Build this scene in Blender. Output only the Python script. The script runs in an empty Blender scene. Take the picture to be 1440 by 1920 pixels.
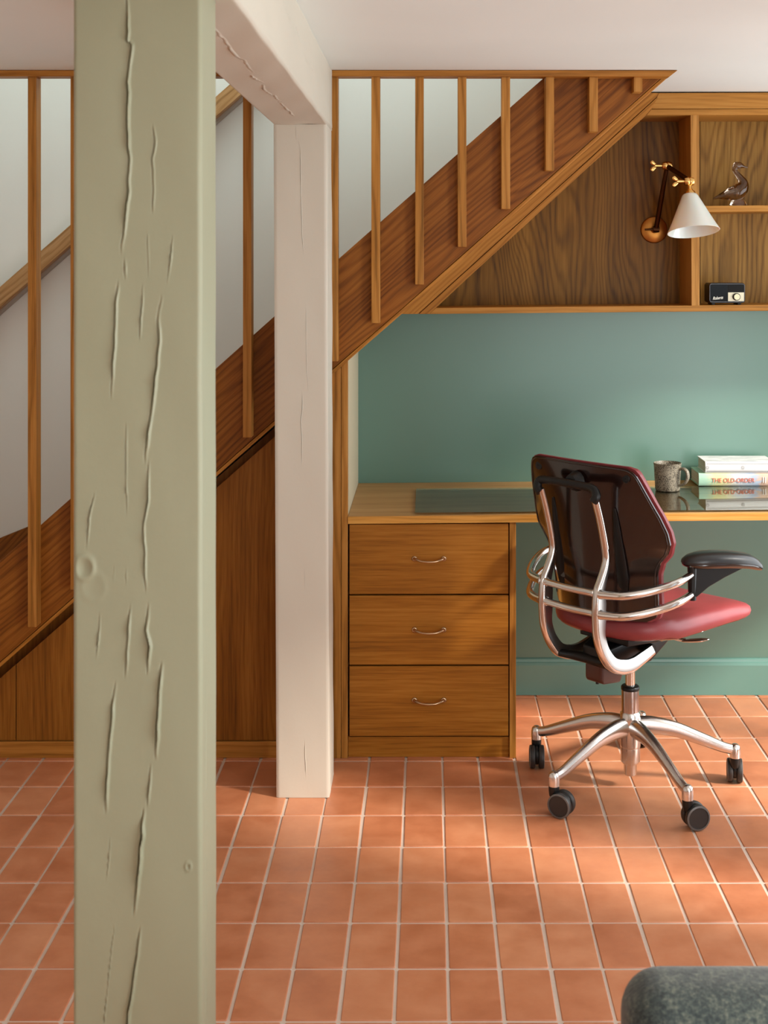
import bpy, bmesh, math, random
import numpy as np
from mathutils import Vector, Matrix
random.seed(7)
rng = np.random.default_rng(11)
S = bpy.context.scene
COL = S.collection

# ------------------------------------------------------------------ camera
# principal point of the photograph at (803,492); focal length 2500 px; eye height 1.54 m
F, CX, CY, EYE = 2500.0, 803.0, 492.0, 1.54
cd = bpy.data.cameras.new('camera'); cam = bpy.data.objects.new('camera', cd); COL.objects.link(cam)
cd.sensor_fit = 'VERTICAL'; cd.sensor_height = 36.0; cd.lens = F/1920*36
cd.shift_x = (720-CX)/1920; cd.shift_y = (CY-960)/1920
cam.location = (0, 0, EYE); cam.rotation_euler = (math.pi/2, 0, 0)
cd.dof.use_dof = True; cd.dof.focus_distance = 4.15; cd.dof.aperture_fstop = 10.0
cd.clip_start = .05
S.camera = cam

# ------------------------------------------------------------------ light
S.view_settings.view_transform = 'Standard'; S.view_settings.look = 'None'
S.view_settings.gamma = 1; S.view_settings.use_curve_mapping = False
S.view_settings.exposure = 0.27
S.cycles.use_denoising = True
S.cycles.max_bounces = 10; S.cycles.diffuse_bounces = 5; S.cycles.glossy_bounces = 5
S.cycles.transmission_bounces = 8; S.cycles.transparent_max_bounces = 12
S.cycles.caustics_refractive = False; S.cycles.caustics_reflective = False
S.cycles.sample_clamp_indirect = 6
W = bpy.data.worlds.new('daylight'); S.world = W; W.use_nodes = True
W.node_tree.nodes['Background'].inputs[0].default_value = (.80, .90, 1.0, 1)
W.node_tree.nodes['Background'].inputs[1].default_value = .9

def area(name, loc, rot, sx, sy, power, col):
    l = bpy.data.lights.new(name, 'AREA'); l.shape = 'RECTANGLE'; l.size = sx; l.size_y = sy
    l.energy = power; l.color = col
    o = bpy.data.objects.new(name, l); o.location = loc; o.rotation_euler = rot; COL.objects.link(o)
    return o
H = math.pi/2
area('daylight_garden_door', (1.93, 3.90, 1.07), (0, H, 0), 1.78, 1.45, 23, (.93, .98, 1.0))         # right opening beside the desk
area('daylight_garden_window', (1.93, .72, 1.00), (0, H, 0), 1.6, 1.35, 52, (.93, .985, 1.0))       # right opening nearer the camera
area('daylight_rear_door', (1.32, -1.93, 1.05), (H, 0, 0), 1.05, 1.85, 15, (.95, 1.0, 1.0))        # glazed door behind the camera
area('daylight_landing', (-.5, 4.50, 3.45), (0, 0, 0), 2.6, .7, 20, (.90, .98, .98))               # upstairs landing light
sl = bpy.data.lights.new('sun', 'SUN'); sl.energy = 4.8; sl.angle = math.radians(8); sl.color = (1.0, .91, .80)
sun = bpy.data.objects.new('sun', sl); COL.objects.link(sun)
sun.rotation_euler = Vector((-1.0, .48, -.68)).to_track_quat('-Z', 'Y').to_euler()

# ------------------------------------------------------------------ helpers
def P(px, py, Y):
    return Vector(((px-CX)*Y/F, Y, EYE-(py-CY)*Y/F))
def X(px, Y): return (px-CX)*Y/F
def Z(py, Y): return EYE-(py-CY)*Y/F

class MB:
    def __init__(s): s.v = []; s.f = []; s.sm = []
    def add(s, vs, fs, smooth=False):
        b = len(s.v); s.v += [tuple(p) for p in vs]
        s.f += [tuple(i+b for i in f) for f in fs]; s.sm += [smooth]*len(fs); return s
    def box(s, x0, x1, y0, y1, z0, z1):
        vs = [(x, y, z) for z in (z0, z1) for y in (y0, y1) for x in (x0, x1)]
        return s.add(vs, [(0,2,3,1),(4,5,7,6),(0,1,5,4),(2,6,7,3),(0,4,6,2),(1,3,7,5)])
    def prism(s, pts, y0, y1):            # pts = [(x,z)], extruded along y
        n = len(pts)
        a = sum(pts[i][0]*pts[(i+1)%n][1]-pts[(i+1)%n][0]*pts[i][1] for i in range(n))
        if a < 0: pts = pts[::-1]
        vs = [(x, y0, z) for x, z in pts]+[(x, y1, z) for x, z in pts]
        fs = [tuple(range(n)), tuple(range(2*n-1, n-1, -1))]
        fs += [(i, i+n, (i+1)%n+n, (i+1)%n) for i in range(n)]
        return s.add(vs, fs)
    def prism_axis(s, pts, h0, h1, M):    # 2d pts in local xy, extruded z h0..h1, transformed by M
        n = len(pts)
        a = sum(pts[i][0]*pts[(i+1)%n][1]-pts[(i+1)%n][0]*pts[i][1] for i in range(n))
        if a < 0: pts = pts[::-1]
        vs = [M @ Vector((x, y, h0)) for x, y in pts]+[M @ Vector((x, y, h1)) for x, y in pts]
        fs = [tuple(range(n-1, -1, -1)), tuple(range(n, 2*n))]
        fs += [(i, (i+1)%n, (i+1)%n+n, i+n) for i in range(n)]
        return s.add(vs, fs)
    def tube(s, path, r, n=12, closed=False, sub=5, flat=1.0, up=None):
        pts = [Vector(p) for p in path]
        rr = list(r) if isinstance(r, (list, tuple)) else [r]*len(pts)
        if sub > 1 and len(pts) > 2:      # Catmull-Rom
            q = []; qr = []
            m = len(pts)
            for i in range(m-1 if not closed else m):
                g = lambda k: pts[k % m] if closed else pts[max(0, min(m-1, k))]
                p0, p1, p2, p3 = g(i-1), g(i), g(i+1), g(i+2)
                for j in range(sub):
                    t = j/sub
                    q.append(.5*((2*p1)+(p2-p0)*t+(2*p0-5*p1+4*p2-p3)*t*t+(3*p1-p0-3*p2+p3)*t**3))
                    qr.append(rr[i]*(1-t)+rr[(i+1) % m]*t)
            if not closed: q.append(pts[-1]); qr.append(rr[-1])
            pts, rr = q, qr
        m = len(pts); vs = []
        ref = Vector(up) if up else None; N = None
        for i in range(m):
            a = pts[i-1] if (i > 0 or closed) else pts[i]
            b = pts[(i+1) % m] if (i < m-1 or closed) else pts[i]
            T = (b-a).normalized()
            if ref is not None:
                N = (ref-T*ref.dot(T)).normalized()
            elif N is None:
                u = Vector((0, 0, 1)) if abs(T.z) < .9 else Vector((1, 0, 0))
                N = (u-T*u.dot(T)).normalized()
            else:
                N = (N-T*N.dot(T)).normalized()
            B = T.cross(N)
            for k in range(n):
                an = 2*math.pi*k/n
                vs.append(pts[i]+N*math.cos(an)*rr[i]*flat+B*math.sin(an)*rr[i])
        fs = []
        for i in range(m-1 if not closed else m):
            j = (i+1) % m
            for k in range(n):
                l = (k+1) % n
                fs.append((i*n+k, i*n+l, j*n+l, j*n+k))
        s.add(vs, fs, True)
        if not closed:
            b = len(s.v)-m*n
            s.f += [tuple(b+k for k in range(n-1, -1, -1)), tuple(b+(m-1)*n+k for k in range(n))]; s.sm += [False, False]
        return s
    def lathe(s, prof, n=32, M=None, cap=True):   # prof [(r,z)]
        M = M or Matrix.Identity(4); vs = []
        for r, z in prof:
            for k in range(n):
                a = 2*math.pi*k/n
                vs.append(M @ Vector((r*math.cos(a), r*math.sin(a), z)))
        fs = [(i*n+k, i*n+(k+1) % n, (i+1)*n+(k+1) % n, (i+1)*n+k) for i in range(len(prof)-1) for k in range(n)]
        b = len(s.v); s.add(vs, fs, True)
        if cap:
            s.f += [tuple(b+k for k in range(n-1, -1, -1)), tuple(b+(len(prof)-1)*n+k for k in range(n))]; s.sm += [False, False]
        return s
    def build(s, name, mat, parent=None, bevel=0, seg=2, subsurf=0, loc=None, recalc=False):
        me = bpy.data.meshes.new(name); me.from_pydata(s.v, [], s.f)
        me.polygons.foreach_set('use_smooth', s.sm); me.update()
        if any(s.sm) and len(s.f) < 20000 and not bevel: me.set_sharp_from_angle(angle=math.radians(48))
        if recalc:
            bm = bmesh.new(); bm.from_mesh(me); bmesh.ops.recalc_face_normals(bm, faces=bm.faces); bm.to_mesh(me); bm.free()
        o = bpy.data.objects.new(name, me); COL.objects.link(o)
        if mat: me.materials.append(mat)
        if parent: o.parent = parent
        if loc: o.location = loc
        if bevel:
            b = o.modifiers.new('bevel', 'BEVEL'); b.width = bevel; b.segments = seg; b.limit_method = 'ANGLE'; b.angle_limit = .6
            b.harden_normals = False
            me.polygons.foreach_set('use_smooth', [True]*len(me.polygons))
            w = o.modifiers.new('wn', 'WEIGHTED_NORMAL'); w.keep_sharp = True
        if subsurf:
            q = o.modifiers.new('sub', 'SUBSURF'); q.levels = subsurf; q.render_levels = subsurf
        return o

def tag(o, label=None, cat=None, group=None, kind=None):
    if label: o['label'] = label
    if cat: o['category'] = cat
    if group: o['group'] = group
    if kind: o['kind'] = kind
    return o
def thing(name, loc, label, cat, rz=0, group=None):
    o = bpy.data.objects.new(name, None); COL.objects.link(o); o.location = loc; o.rotation_euler = (0, 0, rz)
    o.empty_display_size = .05
    return tag(o, label, cat, group)
def local(o, parent):                     # parent an object built in world coordinates
    o.parent = parent; o.matrix_parent_inverse = parent_matrix(parent).inverted(); return o
def parent_matrix(p):
    m = Matrix.Translation(p.location) @ Matrix.Rotation(p.rotation_euler.z, 4, 'Z')
    return m if p.parent is None else parent_matrix(p.parent) @ m

# ------------------------------------------------------------------ materials
def mat(name, col=(.5,.5,.5), rough=.5, metal=0, **kw):
    m = bpy.data.materials.new(name); m.use_nodes = True
    b = m.node_tree.nodes['Principled BSDF']
    b.inputs['Base Color'].default_value = (*col, 1); b.inputs['Roughness'].default_value = rough
    b.inputs['Metallic'].default_value = metal
    for k, v in kw.items(): b.inputs[k.replace('_', ' ')].default_value = v
    return m
class NT:
    def __init__(s, m): s.m = m; s.t = m.node_tree; s.n = s.t.nodes; s.b = s.n['Principled BSDF']
    def node(s, t, **kw):
        q = s.n.new(t)
        for k, v in kw.items():
            if hasattr(q, k): setattr(q, k, v)
            else: q.inputs[k.replace('_', ' ')].default_value = v
        return q
    def link(s, a, b): s.t.links.new(a, b)
    def coord(s): return s.node('ShaderNodeTexCoord').outputs['Object']
    def mapping(s, src, scale=(1,1,1), rot=(0,0,0), loc=(0,0,0)):
        q = s.node('ShaderNodeMapping'); q.inputs['Scale'].default_value = scale
        q.inputs['Rotation'].default_value = rot; q.inputs['Location'].default_value = loc
        s.link(src, q.inputs['Vector']); return q.outputs[0]
    def noise(s, src, scale, detail=3, rough=.5, dist=0):
        q = s.node('ShaderNodeTexNoise'); q.inputs['Scale'].default_value = scale; q.inputs['Detail'].default_value = detail
        q.inputs['Roughness'].default_value = rough; q.inputs['Distortion'].default_value = dist
        s.link(src, q.inputs['Vector']); return q.outputs['Fac']
    def math(s, op, a, b):
        q = s.node('ShaderNodeMath', operation=op)
        for i, v in enumerate((a, b)):
            if isinstance(v, (int, float)): q.inputs[i].default_value = v
            else: s.link(v, q.inputs[i])
        return q.outputs[0]
    def ramp(s, fac, stops):
        q = s.node('ShaderNodeValToRGB'); e = q.color_ramp.elements
        while len(e) < len(stops): e.new(.5)
        for el, (p, c) in zip(e, stops): el.position = p; el.color = (*c, 1)
        s.link(fac, q.inputs[0]); return q.outputs[0]
    def bump(s, h, strength=.3, dist=.002):
        q = s.node('ShaderNodeBump'); q.inputs['Strength'].default_value = strength; q.inputs['Distance'].default_value = dist
        s.link(h, q.inputs['Height']); s.link(q.outputs[0], s.b.inputs['Normal'])
    def rnd(s):
        return s.node('ShaderNodeObjectInfo').outputs['Random']

def oak(name, dark, mid, light, axis='X', rot=0.0, rings=9, contrast=1.0, rough=.42, dist=5.0, seed=0.0, pore=.30, ringw=.15):
    """oak with grain along an axis; rot turns the grain in the XZ plane (radians)"""
    m = mat(name, rough=rough); t = NT(m)
    c = t.coord()
    add = t.node('ShaderNodeVectorMath', operation='ADD'); t.link(c, add.inputs[0])
    sc = t.node('ShaderNodeVectorMath', operation='SCALE'); sc.inputs[0].default_value = (3.1, 2.3, 4.7)
    t.link(t.rnd(), sc.inputs['Scale']); t.link(sc.outputs[0], add.inputs[1])
    v = add.outputs[0]
    r = {'X': (0, rot, 0), 'Z': (0, math.pi/2, 0), 'Y': (0, 0, math.pi/2)}[axis]
    v = t.mapping(v, rot=r, loc=(seed, seed*.7, seed*1.3))
    sep = t.node('ShaderNodeSeparateXYZ'); t.link(v, sep.inputs[0])
    u = t.math('ADD', sep.outputs['Y'], t.math('MULTIPLY', sep.outputs['Z'], .83))
    nw = t.noise(t.mapping(v, scale=(.9, 4.2, 4.2)), 1.0, 2, .45)
    nw2 = t.noise(t.mapping(v, scale=(5, 24, 24)), 1.0, 2, .5)
    ph = t.math('ADD', t.math('MULTIPLY', u, .55), t.math('MULTIPLY', nw, .022*dist))
    ph = t.math('ADD', ph, t.math('MULTIPLY', nw2, .010))
    sn = t.math('SINE', t.math('MULTIPLY', ph, 6.2832*rings*9), 0)
    rg = t.math('POWER', t.math('ADD', t.math('MULTIPLY', sn, .5), .5), 2.2)
    n1 = t.noise(t.mapping(v, scale=(1.0, 9, 9)), 1.3, 3, .6)
    n2 = t.noise(t.mapping(v, scale=(9, 420, 420)), 1.0, 2, .6)
    n3 = t.noise(t.mapping(v, scale=(2.5, 90, 90)), 1.0, 3, .65)
    a = t.math('ADD', t.math('MULTIPLY', n1, .44), t.math('MULTIPLY', n2, pore))
    a = t.math('ADD', a, t.math('MULTIPLY', n3, .34))
    a = t.math('ADD', a, t.math('MULTIPLY', rg, -ringw))
    a = t.math('ADD', a, .03+.45*ringw)
    k = .20*contrast
    col = t.ramp(a, [(.58-k*1.1, dark), (.58, mid), (.58+k*.9, light)])
    t.link(col, t.b.inputs['Base Color'])
    t.bump(t.math('ADD', n2, t.math('MULTIPLY', n3, .6)), .15, .0005)
    t.b.inputs['Specular IOR Level'].default_value = .2
    return m
D, M_, L_ = (.085,.028,.006), (.24,.088,.018), (.40,.165,.042)
SLOPE = math.atan(.883)
OAK = dict(
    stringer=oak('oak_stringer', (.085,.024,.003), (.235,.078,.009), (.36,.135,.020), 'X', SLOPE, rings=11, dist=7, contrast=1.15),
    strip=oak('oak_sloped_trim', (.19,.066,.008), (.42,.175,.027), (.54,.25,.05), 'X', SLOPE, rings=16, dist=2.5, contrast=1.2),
    upright=oak('oak_upright', (.18,.072,.010), (.41,.175,.032), (.52,.25,.06), 'Z', rings=9, dist=3),
    rail=oak('oak_rail', (.18,.066,.009), (.40,.165,.028), (.50,.225,.05), 'X', rings=8, dist=3),
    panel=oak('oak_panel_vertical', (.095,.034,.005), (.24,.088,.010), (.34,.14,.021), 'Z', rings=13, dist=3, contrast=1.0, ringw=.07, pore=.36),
    drawer=oak('oak_drawer_front', (.13,.044,.005), (.31,.115,.012), (.42,.175,.026), 'X', rings=17, dist=1.6, ringw=.05, pore=.36),
    shelf=oak('oak_shelf_edge', (.24,.10,.014), (.43,.19,.034), (.52,.26,.06), 'X', rings=16, dist=1.5, ringw=.08),
    edge=oak('oak_desk_edging', (.36,.155,.022), (.62,.30,.062), (.74,.41,.11), 'X', rings=16, dist=1.5, ringw=.08),
    divider=oak('oak_divider', (.26,.11,.02), (.48,.225,.050), (.58,.30,.085), 'Z', rings=8, dist=3),
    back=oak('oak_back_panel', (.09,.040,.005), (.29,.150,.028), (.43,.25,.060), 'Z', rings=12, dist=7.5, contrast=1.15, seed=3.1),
    top=oak('oak_desk_surface', (.25,.12,.035), (.50,.28,.10), (.60,.37,.16), 'X', rings=12, dist=1.8, ringw=.06),
)

def plaster(name, col, bump=.15, rough=.7, scale=18, var=.04):
    m = mat(name, col, rough); t = NT(m); c = t.coord()
    n = t.noise(c, scale, 4, .6); n0 = t.noise(c, 1.3, 2)
    lo = tuple(x*(1-var) for x in col); hi = tuple(min(1, x*(1+var)) for x in col)
    t.link(t.ramp(n0, [(.3, lo), (.7, hi)]), t.b.inputs['Base Color'])
    t.bump(t.math('ADD', n, t.math('MULTIPLY', t.noise(c, scale*9, 2), .25)), bump, .002)
    return m
M = dict(
    ceiling=plaster('ceiling_paint', (.80,.865,.85), .08),
    stairwall=plaster('stairwell_paint', (.78,.80,.765), .05, scale=5),
    teal=plaster('teal_paint', (.112,.225,.180), .05, .28, 7, .05),
    white=plaster('wall_paint', (.78,.74,.68), .1),
    skirt=plaster('teal_gloss', (.135,.29,.25), .08, .28, 6),
    pink=plaster('post_paint_blush', (.62,.585,.495), .25, .55, 14),
    green=plaster('post_paint_sage', (.315,.318,.212), .25, .5, 16),
    chrome=mat('polished_aluminium', (.72,.69,.66), .17, 1.0),
    cast=mat('cast_aluminium', (.50,.48,.46), .32, 1.0),
    base=mat('satin_aluminium', (.70,.68,.66), .24, 1.0),
    steel=mat('column_steel', (.45,.40,.38), .2, 1.0),
    shell=mat('gloss_black_plastic', (.012,.005,.004), .19, 0, Coat_Weight=.6, Coat_Roughness=.07, IOR=1.55),
    black=mat('black_plastic', (.006,.006,.006), .36, Specular_IOR_Level=.35),
    pad=mat('arm_pad_vinyl', (.02,.02,.021), .33),
    rubber=mat('wheel_rubber', (.022,.020,.019), .45),
    wheelgrey=mat('wheel_grey', (.12,.115,.11), .35),
    brass=mat('polished_brass', (.83,.50,.17), .2, 1.0),
    agedbrass=mat('aged_brass', (.50,.22,.05), .36, 1.0),
    bronze=mat('dark_bronze', (.075,.032,.014), .3, 1.0),
    handle=mat('antique_brass', (.52,.36,.22), .3, 1.0),
    dark=mat('shadow_gap', (.03,.014,.008), .8),
    grout=plaster('floor_grout', (.66,.53,.44), .5, .85, 60, .12),
)
def leather():
    m = mat('burgundy_leather', (.20,.018,.020), .42); t = NT(m); c = t.coord()
    v = t.node('ShaderNodeTexVoronoi'); v.inputs['Scale'].default_value = 420; t.link(c, v.inputs['Vector'])
    t.bump(v.outputs['Distance'], .25, .0006)
    t.link(t.ramp(t.noise(c, 9, 3), [(.3, (.23,.034,.040)), (.7, (.30,.05,.056))]), t.b.inputs['Base Color'])
    return m
M['teal'].node_tree.nodes['Principled BSDF'].inputs['Specular IOR Level'].default_value = .65
M['leather'] = leather()
def tile_mat():
    m = mat('terracotta_tile', (.5,.2,.1), .38, Specular_IOR_Level=.7); t = NT(m); c = t.coord()
    a = t.node('ShaderNodeAttribute', attribute_name='tile'); a.attribute_type = 'GEOMETRY'
    r = a.outputs['Fac']
    n = t.noise(c, 4.5, 3, .6); n2 = t.noise(c, 60, 3, .6); n3 = t.noise(c, 14, 2, .5)
    f = t.math('ADD', t.math('MULTIPLY', r, .24), t.math('MULTIPLY', n, .40))
    f = t.math('ADD', f, t.math('MULTIPLY', n3, .33)); f = t.math('ADD', f, t.math('MULTIPLY', t.math('SUBTRACT', n2, .5), .12))
    t.link(t.ramp(f, [(.24, (.44,.140,.060)), (.46, (.58,.215,.100)), (.72, (.70,.305,.155))]), t.b.inputs['Base Color'])
    t.link(t.ramp(n3, [(.3, (.30,)*3), (.7, (.46,)*3)]), t.b.inputs['Roughness'])
    t.bump(t.math('ADD', t.noise(c, 22, 3), t.math('MULTIPLY', t.noise(c, 260, 2), .15)), .25, .0016)
    return m
M['tile'] = tile_mat()
def speckle():
    m = mat('speckled_stoneware', (.45,.40,.33), .42); t = NT(m); c = t.coord()
    v = t.node('ShaderNodeTexVoronoi'); v.inputs['Scale'].default_value = 300; t.link(c, v.inputs['Vector'])
    n = t.noise(c, 330, 3, .7); n1 = t.noise(c, 30, 3)
    f = t.math('ADD', t.math('MULTIPLY', n, .8), t.math('MULTIPLY', n1, .25))
    t.link(t.ramp(f, [(.46, (.03,.02,.012)), (.52, (.27,.235,.17)), (.8, (.48,.43,.33))]), t.b.inputs['Base Color'])
    t.bump(n, .2, .0006)
    return m
M['mug'] = speckle()
def tweed():
    m = mat('tweed_upholstery', (.05,.06,.055), .92, Sheen_Weight=.25); t = NT(m); c = t.coord()
    n = t.noise(c, 160, 4, .75); n1 = t.noise(c, 38, 3)
    f = t.math('ADD', t.math('MULTIPLY', n, .75), t.math('MULTIPLY', n1, .3))
    t.link(t.ramp(f, [(.38, (.010,.014,.015)), (.52, (.032,.044,.042)), (.68, (.12,.13,.10))]), t.b.inputs['Base Color'])
    t.bump(n, .6, .002)
    return m
M['tweed'] = tweed()
def sheet_glass():
    m = bpy.data.materials.new('desk_glass'); m.use_nodes = True; t = m.node_tree; t.nodes.clear()
    o = t.nodes.new('ShaderNodeOutputMaterial'); mx = t.nodes.new('ShaderNodeMixShader'); fr = t.nodes.new('ShaderNodeFresnel')
    fr.inputs['IOR'].default_value = 1.5
    tr = t.nodes.new('ShaderNodeBsdfTransparent'); tr.inputs[0].default_value = (.93,.98,.94,1)
    gl = t.nodes.new('ShaderNodeBsdfGlossy'); gl.inputs['Roughness'].default_value = .012; gl.inputs[0].default_value = (.93,1,.97,1)
    t.links.new(fr.outputs[0], mx.inputs[0]); t.links.new(tr.outputs[0], mx.inputs[1]); t.links.new(gl.outputs[0], mx.inputs[2])
    t.links.new(mx.outputs[0], o.inputs[0]); return m
M['glass'] = sheet_glass()
M['duckglass'] = mat('smoky_glass', (.42,.31,.23), .02, 0, Transmission_Weight=1.0, IOR=1.48)
M['opal'] = mat('opal_glass', (.86,.82,.74), .22, 0, Subsurface_Weight=.3, Transmission_Weight=.12)

# ------------------------------------------------------------------ setting
CEIL = 2.122; BACK = 4.765; STAIRBACK = 4.95; XL, XR, YF = -2.3, 1.95, -2.0
FY = 4.09                                  # front plane of the stair stringer
def SP(px, py, Y=FY): p = P(px, py, Y); return (p.x, p.z)
# line of the stringer's lower edge in world x,z
s_lo = [SP(-215, 1438), SP(0, 1251), SP(621, 704), SP(754, 588), SP(1248, 149), SP(1900, -425)]
s_hi = [SP(-215, 1243), SP(0, 1052), SP(132, 935), SP(633, 487), SP(1015, 150), SP(1500, -278)]
def lo_z(x):
    for a, b in zip(s_lo, s_lo[1:]):
        if x <= b[0]: return a[1]+(b[1]-a[1])*(x-a[0])/(b[0]-a[0])
    return s_lo[-1][1]

def make_floor():
    tx, ty, gap = .1125, .2017, .0065
    vs = []; fs = []; val = []
    x = .0426-tx*21
    rows = []
    y = 4.119+ty*4
    while y > YF: rows.append(y); y -= ty
    cols = [.0426+tx*k for k in range(-21, 21)]
    ztop, zb = 0.0, -.006
    for cx_ in cols:
        cj = random.uniform(-.0008, .0008)
        for ry in rows:
            if ry-ty > 4.95: continue
            r = random.random(); j = [random.uniform(-.0011, .0011) for _ in range(4)]
            an = random.uniform(-.006, .006); dz = random.uniform(-.0007, .0004)
            x0, x1, y0, y1 = cx_+gap/2+j[0]+cj, cx_+tx-gap/2+j[1]+cj, ry-ty+gap/2+j[2]*.7, ry-gap/2+j[3]*.7
            mx, my = (x0+x1)/2, (y0+y1)/2
            b = len(vs)
            def ring(ins, z, rad):
                out = []
                for sx, sy, a0 in ((1, 1, 0), (-1, 1, 1), (-1, -1, 2), (1, -1, 3)):
                    ccx = (x1-ins-rad if sx > 0 else x0+ins+rad); ccy = (y1-ins-rad if sy > 0 else y0+ins+rad)
                    for k in range(3):
                        a = (a0+k/2)*math.pi/2
                        px, py = ccx+rad*math.cos(a), ccy+rad*math.sin(a)
                        out.append((px-(py-my)*an, py+(px-mx)*an, z+dz))
                return out
            vs += ring(0, zb, .003)+ring(.0004, ztop-.0022, .003)+ring(.0022, ztop, .002)
            n = 12
            for q in range(2):
                for k in range(n):
                    fs.append((b+q*n+k, b+q*n+(k+1) % n, b+(q+1)*n+(k+1) % n, b+(q+1)*n+k)); val.append(r)
            fs.append(tuple(b+2*n+k for k in range(n))); val.append(r)
    me = bpy.data.meshes.new('floor'); me.from_pydata(vs, [], fs)
    a = me.attributes.new('tile', 'FLOAT', 'FACE'); a.data.foreach_set('value', val)
    me.materials.append(M['tile'])
    me.polygons.foreach_set('use_smooth', [len(f) == 4 for f in fs])
    o = bpy.data.objects.new('floor', me); COL.objects.link(o); o['kind'] = 'structure'
    g = MB().box(XL, XR, YF, 5.0, -.06, -.0028).build('floor_grout', M['grout'], o)
    return o
make_floor()

c = MB()
c.box(XL, XR, YF, FY-.005, CEIL, CEIL+.12)
c.box(SP(1240, 0)[0]+.03, XR, FY-.005, 5.0, CEIL, CEIL+.12)
c.build('ceiling', M['ceiling'])['kind'] = 'structure'
# teal wall at the back of the desk nook, cut under the slope of the stairs
tw = [(-.256, 0), (XR, 0), (XR, CEIL), (1.0, CEIL)]
xs_top = s_lo[2][0]+(CEIL-s_lo[2][1])*(s_lo[4][0]-s_lo[2][0])/(s_lo[4][1]-s_lo[2][1])
tw = [(-.256, 0), (XR, 0), (XR, CEIL), (xs_top, CEIL), (-.256, lo_z(-.256)+.0)]
MB().prism(tw, BACK, BACK+.08).build('wall_back', M['teal'])['kind'] = 'structure'
MB().box(XL, XR, STAIRBACK, STAIRBACK+.1, 0, 3.7).build('wall_stairwell', M['stairwall'])['kind'] = 'structure'
MB().box(XL-.1, XL, YF, 5.05, 0, 3.7).build('wall_left', M['white'])['kind'] = 'structure'
WY0, WY1, WZ0, WZ1 = 2.45, 4.66, .16, 1.96
w = MB(); w.box(XR, XR+.12, YF, .04, 0, 3.7); w.box(XR, XR+.12, 1.40, WY0, 0, 3.7); w.box(XR, XR+.12, 2.82, 3.15, WZ0, WZ1); w.box(XR, XR+.12, 0.04, 1.40, 1.82, 3.7); w.box(XR, XR+.12, 0.04, 1.40, 0, .18); w.box(XR, XR+.12, WY1, 5.05, 0, 3.7); w.box(XR, XR+.12, WY0, WY1, WZ1, 3.7); w.box(XR, XR+.12, WY0, WY1, 0, WZ0)  # includes an unseen pier in the desk-side opening, added to shade the floor
w.build('wall_right', M['white'])['kind'] = 'structure'
w = MB(); w.box(XL, .79, YF-.1, YF, 0, 2.3); w.box(1.85, XR, YF-.1, YF, 0, 2.3); w.box(.79, 1.85, YF-.1, YF, 0, .11); w.box(.79, 1.85, YF-.1, YF, 1.98, 2.3)
w.build('wall_front', M['white'])['kind'] = 'structure'
w = MB(); w.box(XL, XR, FY-.12, FY-.005, CEIL+.12, 3.7)
w.build('wall_upper', M['stairwall'])['kind'] = 'structure'
MB().box(XL, XR, FY-.1, 5.05, 3.7, 3.8).build('ceiling_landing', M['ceiling'])['kind'] = 'structure'
# mullions of the glazed opening (they also break up the sunlight)
f = MB()
for yy in (WY0, 3.15, 3.9, WY1-.05): f.box(XR+.04, XR+.09, yy, yy+.05, WZ0, WZ1)
for zz in (WZ0, WZ1-.05): f.box(XR+.04, XR+.09, WY0, WY1, zz, zz+.05)
for yy in (.04, .70, 1.35): f.box(XR+.04, XR+.09, yy, yy+.05, .18, 1.82)
for zz in (.18, 1.77): f.box(XR+.04, XR+.09, 0.04, 1.40, zz, zz+.05)
f.build('window_1', M['white'])['kind'] = 'structure'
f = MB()
for xx in (.79, 1.79): f.box(xx, xx+.06, YF-.08, YF-.03, .11, 1.98)
for zz in (.11, 1.92): f.box(.79, 1.85, YF-.08, YF-.03, zz, zz+.06)
f.build('window_2', M['white'])['kind'] = 'structure'
# moulded baseboard under the desk
zt = Z(1236, 4.747)
b = MB()
prof = [(BACK-.001, 0), (BACK-.020, 0), (BACK-.020, zt-.022), (BACK-.016, zt-.014), (BACK-.012, zt-.012), (BACK-.010, zt-.003), (BACK-.005, zt), (BACK-.001, zt)]
n = len(prof)
b.add([(x, y, z) for x in (.27, XR-.02) for y, z in prof], [(i, (i+1) % n, (i+1) % n+n, i+n) for i in range(n)]+[tuple(range(n)), tuple(range(2*n-1, n-1, -1))])
b.build('baseboard_back', M['skirt'], recalc=True)['kind'] = 'structure'

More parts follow.
